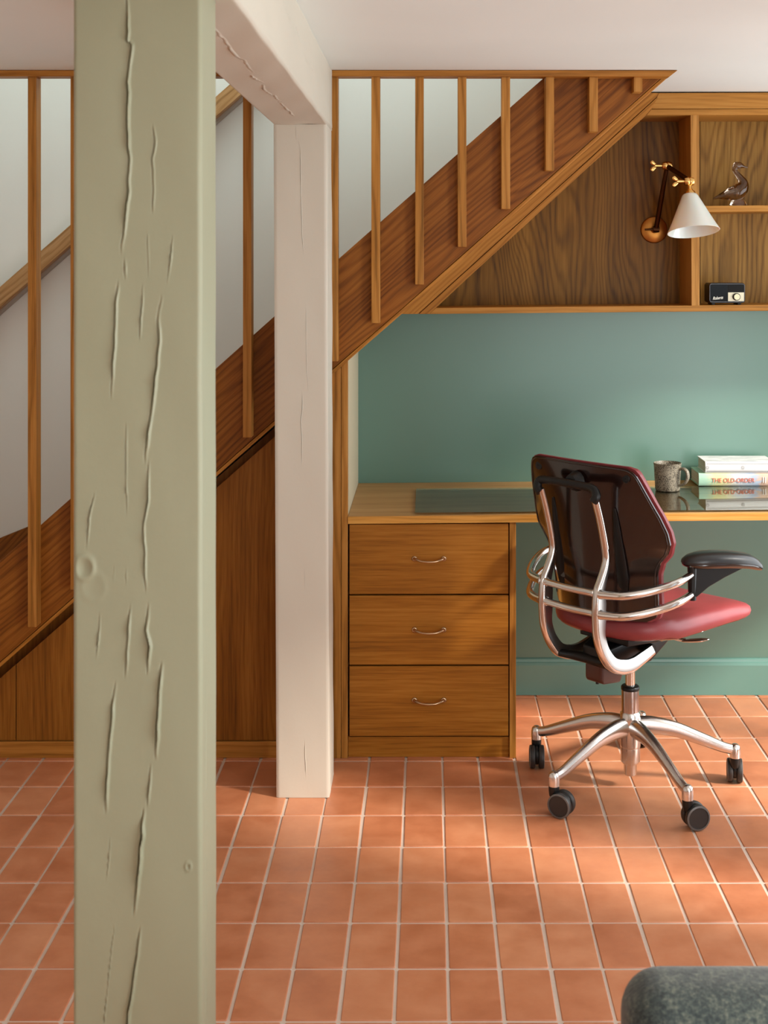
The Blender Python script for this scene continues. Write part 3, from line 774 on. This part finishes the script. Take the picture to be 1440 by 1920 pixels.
# ------------------------------------------------------------------ glass duck
YK = 4.62
zsm = mb0[1]+.01*(X(1375, YK)-mb0[0])
dk = [(1337,373,.0015),(1348,369,.0075),(1360,366,.0165),(1372,363,.0250),(1382,361,.0285),(1390,353,.0260),(1393,344,.0190),(1389,335,.0125),(1382,326,.0088),(1378,318,.0095),(1381,311,.0140),(1388,310.5,.0115),(1395,312.5,.0045),(1402,314,.0012)]
m = MB(); pts = [P(a, b_, YK) for a, b_, _ in dk]
m.tube(pts, [r_ for _, _, r_ in dk], n=20, sub=5, up=(0,1,0), flat=.85)
zoff = zsm-min(v[2] for v in m.v)-.0
m.v = [(x, y, max(z, zsm+.0012)) for x, y, z in m.v]
# solid foot under the body
dkc = P(1381, 372, YK)
o = m.build('glass_duck', M['duckglass'])
tag(o, 'smoky glass duck figurine with curved neck on the middle shelf', 'figurine')
fo = MB().lathe([(.021, .0), (.023, .002), (.021, .012), (.016, .022), (.0001, .026)], 28, Matrix.Translation((dkc.x+.006, YK, zsm+.0004)) @ Matrix.Diagonal((1.35, .85, 1, 1))).build('foot', mat('clear_glass', (.85,.80,.72), .02, 0, Transmission_Weight=1.0, IOR=1.48), o)

# ------------------------------------------------------------------ mug
xm_, ym_ = X(1251.5, 4.52), 4.52; zg = zdesk(xm_)+.0066
mug = thing('mug', (xm_, ym_, zg), 'speckled grey-brown stoneware mug standing on the glass sheet', 'mug')
hm = Z(868, ym_)-zg
prof = [(.038,0),(.0405,.002),(.0415,.006),(.0425,.03),(.0440,.05),(.0455,hm*.86),(.0462,hm*.93),(.0475,hm),(.0460,hm+.0012),(.0438,hm-.003),(.0425,hm*.7),(.040,.02),(.034,.008),(.0001,.007)]
o = MB().lathe([(.0001,.0005)]+prof, 48, cap=False).build('body', M['mug'], mug)
h = MB().tube([(.034,-.024,.074),(.048,-.036,.078),(.058,-.044,.069),(.060,-.046,.050),(.053,-.040,.032),(.041,-.030,.022),(.033,-.022,.020)], [.0075,.0080,.0085,.0085,.0078,.0070,.0065], n=12, sub=5, flat=.62)
h.build('handle', M['mug'], mug)
MB().lathe([(.0001,hm*.62),(.040,hm*.62)], 40, cap=False).build('coffee', mat('coffee', (.03,.012,.006), .1), mug)

# ------------------------------------------------------------------ books
YBk = 4.592
zb0 = zdesk(1.0)+.0066
BW = .22
def book(x0, y0, z0, th_, w_, dep, name, label, cover, pages, group=None):
    t_ = thing(name, (x0+w_/2, y0+dep/2, z0), label, 'book', group=group)
    c = MB(); ct = .0025
    # case: spine facing the room (rounded), boards above and below
    sp = [(0, 0)]
    n = 10; prof = []
    for i in range(n+1):
        a = math.pi*i/n
        prof.append((y0+.006-.006*math.sin(a), z0+th_/2-(th_/2)*math.cos(a)))
    out = prof+[(y0+dep, z0+th_), (y0+dep, z0+th_-ct), (y0+.008, z0+th_-ct), (y0+.004, z0+th_/2), (y0+.008, z0+ct), (y0+dep, z0+ct), (y0+dep, z0)]
    k = len(out)
    vs = [(x0, y, z) for y, z in out]+[(x0+w_, y, z) for y, z in out]
    fs = [(i, (i+1) % k, (i+1) % k+k, i+k) for i in range(k)]
    # end caps as quads
    def cap(o_, flip):
        q = []
        N_ = n+1
        top_in, top_out = N_+2, N_+0
        L = [(n, N_, N_+1, N_+2), (n, N_+2, N_+3), (0, N_+3, N_+4), (0, N_+4, N_+5, N_+6)]
        q += L
        for i in range(n): q.append((i, i+1, N_+3))
        return [tuple(j+o_ for j in (f[::-1] if flip else f)) for f in q]
    fs += cap(0, True)+cap(k, False)
    c.add(vs, fs)
    local(c.build('cover', cover, recalc=True), t_)
    p = MB().box(x0+.003, x0+w_-.003, y0+.006, y0+dep-.004, z0+ct, z0+th_-ct)
    local(p.build('pages', pages), t_)
    return t_
pages = mat('paper_pages', (.66,.62,.53), .8)
tq = NT(pages); tq.link(tq.ramp(tq.noise(tq.mapping(tq.coord(), scale=(1,1,900)), 1, 1), [(.4, (.55,.51,.43)), (.6, (.74,.71,.63))]), tq.b.inputs['Base Color'])
def lowcover():
    m = mat('book_cover_pastel', (.8,.8,.6), .35); t = NT(m)
    c = t.coord(); s = t.node('ShaderNodeSeparateXYZ'); t.link(c, s.inputs[0])
    n = t.noise(t.mapping(c, scale=(16, 16, 70)), 1, 3, .6, 1.5)
    xx = t.math('ADD', t.math('MULTIPLY', t.math('SUBTRACT', s.outputs['X'], .94), 4.4), t.math('MULTIPLY', t.math('SUBTRACT', n, .5), .55))
    t.link(t.ramp(xx, [(0, (.40,.66,.50)), (.10, (.45,.68,.50)), (.24, (.74,.74,.36)), (.42, (.78,.74,.50)), (.62, (.62,.68,.72)), (.80, (.40,.52,.68)), (.92, (.70,.50,.38))]), t.b.inputs['Base Color'])
    return m
def topcover():
    m = mat('book_cover_white', (.8,.8,.8), .35); t = NT(m); c = t.coord()
    s = t.node('ShaderNodeSeparateXYZ'); t.link(c, s.inputs[0])
    # fine white cover with grey stroke pattern on the upper board, visible where z is near the top
    st_ = t.noise(t.mapping(c, scale=(14, 260, 1), rot=(0, 0, .12)), 1, 1, .5)
    topm = t.math('GREATER_THAN', s.outputs['Z'], zb0+.044+.0392)
    k = t.math('MULTIPLY', t.math('GREATER_THAN', st_, .53), topm)
    t.link(t.ramp(k, [(0, (.90,.90,.89)), (1, (.42,.43,.44))]), t.b.inputs['Base Color'])
    return m
bk_lo = book(X(1310.5, YBk), YBk, zb0, .0438, BW+.03, .150, 'book', 'thicker pastel rainbow covered book with red title, lying under the white book', lowcover(), pages)
red = mat('title_red', (.80,.20,.12), .5)
zt0 = zb0+.0135
text('THE OLD-ORDER', .0205, (X(1334.5, YBk-.001), YBk-.0012, zt0), red, bk_lo, name='title', sx=.93)
text('II', .030, (X(1429, YBk-.001), YBk-.0012, zb0+.0115), mat('title_white', (.85,.85,.83), .5), bk_lo, name='volume_number')
zb1 = zb0+.0442
bx = X(1323, YBk)
bk_hi = book(bx, YBk+.001, zb1, .0398, BW+.02, .142, 'book', 'white book with fine dark border pattern lying on top of the pastel book', topcover(), pages)
ink = mat('border_ink', (.10,.10,.11), .6)
bd = MB()
def stroke(xa, za, xb, zb_, w=.00085, y=YBk-.0002):
    d = Vector((xb-xa, 0, zb_-za)); nn = Vector((-d.z, 0, d.x)).normalized()*w
    A_, B_ = Vector((xa, y, za)), Vector((xb, y, zb_))
    yo = Vector((0, -.0003, 0))
    bd.add([A_-nn+yo, B_-nn+yo, B_+nn+yo, A_+nn+yo], [(0,1,2,3)])
xx = bx+.004
while xx < bx+.235:
    z1_, z0_ = zb1+.0398-.0050, zb1+.0050
    stroke(xx, z1_-.0035, xx+.0035, z1_)
    stroke(xx, z0_, xx+.0035, z0_+.0035)
    stroke(xx+.0012, z1_-.0075, xx+.003, z1_-.0045, .0003); stroke(xx+.0012, z0_+.0045, xx+.003, z0_+.0075, .0003)
    xx += .0052
for rr in (.0035, .0060):
    for i in range(6):
        a, b_ = math.pi*i/3, math.pi*(i+1)/3
        for cx_ in (bx+.006, bx+.128):
            stroke(cx_+rr*math.cos(a), zb1+.0199+rr*math.sin(a), cx_+rr*math.cos(b_), zb1+.0199+rr*math.sin(b_), .0004)
local(bd.build('border_pattern', ink), bk_hi)

# ------------------------------------------------------------------ office chair
TH = math.radians(48)
CHX, CHY = .593, 3.915
ch = thing('office_chair', (CHX, CHY, 0), 'swivel office chair with black glossy back, burgundy leather seat and polished metal frame', 'chair', rz=-TH)
# local axes: x = sitter's right, y = forward
def cb(mb, name, mt, parent=ch, **k): return mb.build(name, mt, parent, **k)
# five-star base
angs = [147, 219, 291, 3, 75]
hub = MB().lathe([(.0001,.105),(.018,.105),(.028,.115),(.0300,.125),(.0305,.20),(.0295,.218),(.024,.2245),(.0001,.225)], 32)
cb(hub, 'base_hub', M['base'])
cast_dirs = [268, 330, 14, 80, 100]
for i, a in enumerate(angs):
    la = math.radians(a)+TH
    d = Vector((math.cos(la), math.sin(la), 0)); R = .312
    arm = MB()
    path = [d*.012+Vector((0,0,.178)), d*.06+Vector((0,0,.180)), d*.13+Vector((0,0,.168)), d*.21+Vector((0,0,.138)), d*.275+Vector((0,0,.112)), d*(R-.004)+Vector((0,0,.104))]
    arm.tube(path, [.030,.028,.0225,.0185,.0155,.0145], n=14, sub=5, up=(0,0,1), flat=1.0)
    for k in range(len(arm.v)):            # slim the arms sideways towards the tip, like a cast star
        v = Vector(arm.v[k]); s_ = Vector((-d.y, d.x, 0)); off_ = v.dot(s_)
        t_ = min(1, max(0, v.dot(d)/R)); v -= s_*off_*(.38-.18*t_); arm.v[k] = tuple(v)
    e_ = d*R
    arm.lathe([(.0001,.121),(.008,.120),(.0135,.115),(.0158,.106),(.0162,.092),(.0158,.081),(.0001,.0805)], 20, Matrix.Translation(e_))
    ao = cb(arm, 'base_arm', M['base'])
    # twin wheel caster
    ca = math.radians(cast_dirs[i])+TH
    cdv = Vector((math.cos(ca), math.sin(ca), 0)); axw = Vector((-cdv.y, cdv.x, 0))
    wc = e_+cdv*.023+Vector((0,0,.0345))
    hd = MB(); hd.lathe([(.0001,.084),(.0148,.0835),(.0152,.076),(.0150,.066),(.0135,.054),(.011,.050),(.0001,.048)], 20, Matrix.Translation(e_))
    hd.lathe([(.0001,-.0042),(.0275,-.0040),(.028,0),(.0275,.0040),(.0001,.0042)], 28, fr(axw, wc+Vector((0,0,.005))))
    ho = cb(hd, 'caster', M['black'])
    for q in (-1, 1):
        wh = MB().lathe([(.0001,0),(.030,.0),(.0335,.0022),(.0342,.006),(.0342,.0125),(.0325,.0160),(.0275,.0168),(.0270,.0160),(.0001,.0160)], 36, fr(axw*q, wc+axw*q*.0052))
        wo = cb(wh, 'wheel', M['rubber'], ho)
        rg = MB().lathe([(.0336,.0150),(.0334,.0163),(.0290,.0176),(.0288,.0166)], 36, fr(axw*q, wc+axw*q*.0052), cap=False)
        cb(rg, 'wheel_ring', M['wheelgrey'], ho)
# gas column
cb(MB().lathe([(.0001,.036),(.0165,.037),(.0185,.040),(.0188,.066),(.0240,.072),(.0285,.078),(.0290,.118)], 28), 'column_tail', M['base'])
cb(MB().lathe([(.0258,.222),(.0258,.292),(.0245,.297),(.0155,.298),(.0155,.290)], 28, cap=False), 'column_sleeve', M['steel'])
cb(MB().lathe([(.0262,.286),(.0270,.288),(.0270,.295),(.0240,.2985),(.0150,.2988)], 28, cap=False), 'sleeve_collar', M['black'])
cb(MB().lathe([(.0142,.28),(.0142,.405)], 24), 'gas_piston', M['chrome'])
# tilt mechanism
mech = MB()
def loft(mb, secs, smooth=False):          # secs: list of lists of points, same length
    n_ = len(secs[0]); vs_ = [p for s_ in secs for p in s_]
    fs_ = [(i*n_+k, i*n_+(k+1) % n_, (i+1)*n_+(k+1) % n_, (i+1)*n_+k) for i in range(len(secs)-1) for k in range(n_)]
    fs_ += [tuple(range(n_-1, -1, -1)), tuple((len(secs)-1)*n_+k for k in range(n_))]
    mb.add(vs_, fs_, smooth)
def rect(y, w, z0, z1, x=0): return [(x-w, y, z0), (x+w, y, z0), (x+w, y, z1), (x-w, y, z1)]
loft(mech, [rect(-.16, .045, .395, .440), rect(-.09, .060, .365, .455), rect(.03, .055, .375, .462), rect(.12, .048, .415, .470), rect(.22, .040, .448, .478)])
cb(mech, 'tilt_mechanism', M['black'], bevel=.006, seg=2)
mech = MB(); loft(mech, [rect(-.155, .028, .350, .398, -.01), rect(-.145, .034, .335, .40, -.01), rect(-.075, .036, .328, .40, -.01), rect(-.055, .028, .345, .40, -.01)])
cb(mech, 'recoil_housing', mat('dark_red_plastic', (.06,.018,.012), .35), bevel=.006, seg=2)
cb(MB().lathe([(.0001,-.006),(.005,-.006),(.005,.004)], 12, Matrix.Translation((-.01,-.135,.335))), 'bolt', M['black'])
sp_ = MB()
loft(sp_, [rect(-.12, .09, .452, .478), rect(-.02, .115, .452, .480), rect(.10, .105, .462, .484), rect(.205, .06, .476, .488)])
cb(sp_, 'seat_support', M['black'], bevel=.004, seg=2)
# lever at the right hand side
lv = MB(); lv.tube([(.06,.07,.447),(.10,.085,.440),(.125,.10,.437)], [.005,.005,.006], n=10)
lv.tube([(.118,.090,.436),(.137,.108,.438),(.160,.128,.441),(.176,.143,.444)], [.006,.013,.014,.004], n=14, sub=5, up=(0,0,1), flat=.38)
cb(lv, 'height_lever', M['chrome'])
# seat cushion
def seat_mesh(zshift, scale, flat=False):
    mb = MB(); nu, nv = 22, 20
    vs_ = {}
    def outline(t):                        # t angle -> (x,y) superellipse-like plan
        c_, s_ = math.cos(t), math.sin(t)
        y = .092+.268*math.copysign(abs(s_)**(.36 if s_ > 0 else .5), s_)
        wv = .205+.020*max(0, s_)
        x = wv*math.copysign(abs(c_)**(.42 if s_ > 0 else .55), c_)
        return x, y
    def curve_z(x, y):
        drop = -.010*max(0, (y-.17)/.19)**2
        return .036*(x/.22)**2*0.25+drop+(.008 if y < -.05 else 0)
    n_ = 56
    rings = [(1.0-.035, -.012), (1.0, -.002), (1.012, .012), (1.0, .028), (.965, .037), (.90, .044), (.75, .049), (.5, .049), (.25, .048), (.0001, .048)] if not flat else \
            [(.30, -.020), (.80, -.018), (.955, -.010), (.985, .001), (.97, .004), (.5, .006), (.0001, .006)]
    pts_ = []
    for r_, z_ in rings:
        for k in range(n_):
            x, y = outline(2*math.pi*k/n_)
            x *= r_; y = .092+(y-.092)*r_
            fz = max(0, (y-.05)/.3); z2 = z_*(1-.25*fz)+.004*fz
            pts_.append((x*scale, y, .482+zshift+z2+curve_z(x, y)))
    fs_ = [(i*n_+k, i*n_+(k+1) % n_, (i+1)*n_+(k+1) % n_, (i+1)*n_+k) for i in range(len(rings)-1) for k in range(n_)]
    fs_.append(tuple(range(n_-1, -1, -1)))
    mb.add(pts_, fs_, True); return mb
cb(seat_mesh(.004, 1.0), 'seat_cushion', M['leather'])
cb(seat_mesh(.0, 1.0, True), 'seat_pan', M['shell'])
# back shell
cz = [(.54,-.190),(.56,-.192),(.62,-.196),(.68,-.200),(.74,-.205),(.80,-.212),(.86,-.219),(.92,-.226),(.977,-.232)]
wz = [(.54,.165),(.552,.185),(.57,.190),(.62,.193),(.68,.199),(.71,.210),(.735,.232),(.765,.248),(.80,.247),(.85,.234),(.90,.218),(.94,.204),(.958,.196),(.970,.186),(.977,.165)]
kz = [(.54,3.6),(.6,3.6),(.70,2.9),(.76,2.05),(.84,1.65),(.92,1.0),(.977,.5)]
def ip(tab, z): return float(np.interp(z, [a for a, _ in tab], [b for _, b in tab]))
def back_mesh(thick, grow, off_y, nz=54, nx=36, zlo=.54, zhi=.977):
    mb = MB(); rows = []
    zs = np.concatenate([np.linspace(zlo, .565, 6)[:-1], np.linspace(.565, .95, nz)[:-1], np.linspace(.95, zhi, 9)])
    for side in (0, 1):
        for z in zs:
            w_ = ip(wz, z)+grow
            for k in range(nx+1):
                s_ = -1+2*k/nx
                x = w_*s_
                y = ip(cz, z)+ip(kz, z)*min(abs(x), .26)**2*.62+off_y
                edge_ = 1-(1-min(1, (1-abs(s_))/.06))**2
                ez = 1-(1-min(1, (zhi-z)/.012))**2
                th_ = thick*(.35+.65*min(edge_, max(.0, ez)))
                rows.append((x, y+(th_ if side else 0), z+grow*(1 if z > .75 else -1)))
    m_ = len(zs); n_ = nx+1; o_ = m_*n_
    fs_ = []
    for i in range(m_-1):
        for k in range(nx):
            a = i*n_+k
            fs_.append((a, a+1, a+n_+1, a+n_)); fs_.append((o_+a, o_+a+n_, o_+a+n_+1, o_+a+1))
    for i in range(m_-1):
        a = i*n_; b_ = a+nx
        fs_.append((a, a+n_, o_+a+n_, o_+a)); fs_.append((b_, o_+b_, o_+b_+n_, b_+n_))
    for k in range(nx):
        fs_.append((k, o_+k, o_+k+1, k+1)); a = (m_-1)*n_+k; fs_.append((a, a+1, o_+a+1, o_+a))
    mb.add(rows, fs_, True); return mb
shell = back_mesh(.012, 0, 0)
bo = cb(shell, 'back_shell', M['shell'], recalc=True)
cu = back_mesh(.028, .0032, .0105)
cb(cu, 'back_cushion', M['leather'], recalc=True)
# raised rim line that follows the shell's edge, and the fixing bosses
def sy(x, z): return ip(cz, z)+ip(kz, z)*min(abs(x), .26)**2*.62
rim = MB(); pth = []
for z in np.linspace(.56, .955, 26): pth.append((ip(wz, z)-.006, z))
pth += [(ip(wz, .968)-.010, .966), (.155, .971), (.08, .972), (0, .972), (-.08, .972), (-.155, .971), (-ip(wz, .968)+.010, .966)]
for z in np.linspace(.955, .56, 26): pth.append((-ip(wz, z)+.006, z))
rim.tube([(x, sy(x, z)-.0005, z) for x, z in pth], .0022, n=8, sub=2)
cb(rim, 'shell_rim', M['shell'])
for sx in (-1, 1):
    x, z = sx*.163, .948
    cb(MB().lathe([(.013,0),(.012,.002),(.004,.0022),(.0035,.0008),(.0001,.0008)], 20, fr((0,-1,0), (x, sy(x, z)-.0002, z))), 'fixing_boss', M['black'])
    x, z = sx*.105, .640
    cb(MB().lathe([(.016,0),(.014,.003),(.0001,.0035)], 24, fr((0,-1,0), (x, sy(x, z)+.001, z))), 'shell_cap', M['shell'])
# dark stiffening web either side of the frame
for sx in (-1, 1):
    wb = MB(); wb.tube([(sx*.115, sy(.115, z_)-.002, z_) for z_ in (.60, .66, .73, .80, .86)], [.010,.022,.017,.012,.004], n=12, sub=5, up=(0,1,0), flat=.35)
    cb(wb, 'shell_web', M['black'])
# cast side frames: upright, waist and the big J under the seat
outer = [(-.283,.893),(-.262,.835),(-.245,.775),(-.235,.728),(-.240,.700),(-.258,.665),(-.272,.640),(-.278,.600),(-.278,.550),(-.272,.500),(-.250,.450),(-.212,.407),(-.165,.387),(-.115,.384),(-.065,.398),(-.020,.415)]
widths = [.014,.015,.016,.019,.024,.032,.040,.048,.047,.040,.038,.039,.041,.040,.036,.030]
for sx in (-1, 1):
    m_ = MB(); O_ = [Vector((0, y, z)) for y, z in outer]
    # dense sampling
    def cr(pts_, n_=6):
        q = []
        for i in range(len(pts_)-1):
            p0, p1, p2, p3 = pts_[max(0, i-1)], pts_[i], pts_[i+1], pts_[min(len(pts_)-1, i+2)]
            for j in range(n_):
                t = j/n_; q.append(.5*((2*p1)+(p2-p0)*t+(2*p0-5*p1+4*p2-p3)*t*t+(3*p1-p0-3*p2+p3)*t**3))
        q.append(pts_[-1]); return q
    oc = cr(O_); wd = np.interp(np.arange(len(oc))/6, np.arange(len(widths)), widths)
    secs = []
    for i, p in enumerate(oc):
        a = oc[max(0, i-1)]; b_ = oc[min(len(oc)-1, i+1)]; T = (b_-a).normalized()
        Nn = Vector((0, -T.z, T.y))
        if i < 2: pass
        Nn = Vector((0, -T.z, T.y))        # inward (forward / up along the J)
        W_ = wd[i]; hx = .0105
        prof_ = [(-hx*.55, .0), (hx*.55, .0), (hx, .004), (hx*1.05, .010), (hx*.75, W_*.75), (hx*.45, W_), (-hx*.45, W_), (-hx*.75, W_*.75), (-hx*1.05, .010), (-hx, .004)]
        xo = sx*(.100+.0)
        secs.append([(xo+x_, p.y+Nn.y*d_, p.z+Nn.z*d_) for x_, d_ in prof_])
    loft(m_, secs, True)
    fo_ = cb(m_, 'side_frame', M['chrome'], recalc=True)
    fo_.data.materials.append(M['cast'])
    nq = (len(secs)-1)*10
    for pi in range(nq):
        if pi % 10 in (3, 4, 5, 6, 7) and pi//10 > 20: fo_.data.polygons[pi].material_index = 1
# cross member joining the J ends under the seat
cm = MB(); cm.tube([(-.098,-.205,.414),(-.06,-.165,.405),(0,-.15,.402),(.06,-.165,.405),(.098,-.205,.414)], [.014,.02,.022,.02,.014], n=12, sub=5, up=(0,0,1), flat=.7)
cm.tube([(-.099,-.02,.428),(0,-.01,.43),(.099,-.02,.428)], [.015,.018,.015], n=12, sub=5)
cb(cm, 'under_yoke', M['black'])
# black yoke at the top of the frame
yk = MB(); yk.tube([(-.100,-.279,.884),(-.112,-.276,.900),(-.106,-.270,.918),(-.055,-.268,.921),(0,-.268,.921),(.05,-.268,.920),(.090,-.270,.917),(.108,-.276,.900),(.101,-.281,.884)], [.0125,.0135,.0125,.0115,.0115,.0115,.0125,.0135,.0125], n=14, sub=5, up=(0,1,0), flat=.85)
cb(yk, 'top_yoke', M['black'])
yk2 = MB(); yk2.tube([(0,-.262,.924),(0,-.235,.924)], [.02,.03], n=12, sub=1)
cb(yk2, 'yoke_bracket', M['black'])
# arm rails: two tubes each side and two cross tubes
for sx in (-1, 1):
    for dz_ in (0, -.056):
        t_ = MB(); t_.tube([(sx*.110,-.262,.629+dz_),(sx*.122,-.260,.629+dz_),(sx*.170,-.243,.632+dz_),(sx*.207,-.203,.640+dz_),(sx*.237,-.152,.651+dz_),(sx*.254,-.10,.663+dz_),(sx*.252,-.046,.674+dz_)], [.0138,.0120,.0118,.0118,.0116,.0112,.0098], n=14, sub=5)
        cb(t_, 'arm_rail', M['chrome'])
for dz_ in (0, -.056):
    t_ = MB(); t_.tube([(-.089,-.264,.629+dz_),(-.078,-.265,.629+dz_),(0,-.268,.628+dz_),(.078,-.265,.629+dz_),(.089,-.264,.629+dz_)], [.0135,.0105,.0098,.0105,.0135], n=14, sub=4)
    cb(t_, 'cross_rail', M['chrome'])
# arm rests
for sx in (-1, 1):
    A0 = Vector((sx*.250, -.040, 0))
    if sx > 0: dirv = Vector((.42, 1, 0)).normalized()
    else: dirv = Vector((-.42, 1, 0)).normalized()
    sd = Vector((dirv.y, -dirv.x, 0))
    br = MB(); br.tube([A0+Vector((0,.004,.602)), A0+Vector((0,.004,.64)), A0+Vector((0,.004,.700))], [.011,.012,.014], n=12, sub=3)
    cb(br, 'arm_bracket', M['black'])
    for zz in (.674, .618):
        cb(MB().lathe([(.007,-.008),(.007,.008)], 12, fr(dirv, A0+Vector((0,0,zz)))), 'bracket_bolt', M['brass'] if False else M['steel'])
    wg = MB(); th_ = .0095
    prof_ = [(-.005,.614),(.012,.611),(.05,.636),(.10,.658),(.155,.678),(.195,.687),(.20,.694),(-.005,.702)]
    vs_ = [A0+dirv*a+sd*q*th_+Vector((0,0,z)) for q in (-1, 1) for a, z in prof_]
    n_ = len(prof_)
    wg.add(vs_, [tuple(range(n_)), tuple(range(2*n_-1, n_-1, -1))]+[(i, i+n_, (i+1) % n_+n_, (i+1) % n_) for i in range(n_)])
    cb(wg, 'arm_support', M['black'], bevel=.003, recalc=True)
    # pad: long almond shape, thin shell below and vinyl top
    for nm, mt, z0_, prof2 in (('arm_pad', M['pad'], .712, [(1.0,0),(1.02,.004),(1.0,.010),(.90,.017),(.70,.022),(.35,.0245),(.001,.025)]),
                               ('arm_pad_base', M['shell'], .712, [(.55,-.014),(.86,-.011),(.98,-.005),(1.0,-.0012),(.98,.0004),(.001,.0004)])):
        pm = MB(); n_ = 40; pts_ = []
        for r_, z_ in prof2:
            for k in range(n_):
                a = 2*math.pi*k/n_
                c_, s_ = math.cos(a), math.sin(a)
                al = .125*math.copysign(abs(c_)**.85, c_)*r_
                wv = .043*math.copysign(abs(s_)**.8, s_)*(1-.12*c_)*r_
                q = A0+dirv*(al+.100)+sd*wv
                zz = z0_-.008+z_*1.15-.010*(al/.125)**2-(.012*max(0, (al-.07)/.055)**2)-.010*(al/.125)
                pts_.append((q.x, q.y, zz))
        m_ = len(prof2)
        pm.add(pts_, [(i*n_+k, i*n_+(k+1) % n_, (i+1)*n_+(k+1) % n_, (i+1)*n_+k) for i in range(m_-1) for k in range(n_)]+[tuple(range(n_-1, -1, -1))], True)
        cb(pm, nm, mt)

# ------------------------------------------------------------------ upholstered armchair, cropped by the frame
ac = thing('armchair', (.66, 1.45, 0), 'dark grey-green tweed armchair back cropped at the lower right corner', 'armchair')
def rb(name, x0, x1, y0, y1, z0, z1, bev, mt=M['tweed']):
    o = MB().box(x0, x1, y0, y1, z0, z1).build(name, mt); 
    b = o.modifiers.new('bevel', 'BEVEL'); b.width = bev; b.segments = 8; b.limit_method = 'NONE'
    o.data.polygons.foreach_set('use_smooth', [True]*6)
    return local(o, ac)
rb('backrest', .245, 1.08, 1.615, 1.745, .12, .640, .052)
rb('back_cushion', .28, 1.04, 1.47, 1.64, .40, .604, .05)
rb('seat_cushion', .275, 1.04, .98, 1.50, .27, .42, .05)
rb('base', .25, 1.07, .98, 1.66, .12, .28, .02)
for x in (.30, 1.0):
    for y in (1.05, 1.68):
        local(MB().lathe([(.014, 0), (.02, .121)], 16, Matrix.Translation((x, y, 0))).build('leg', OAK['upright']), ac)
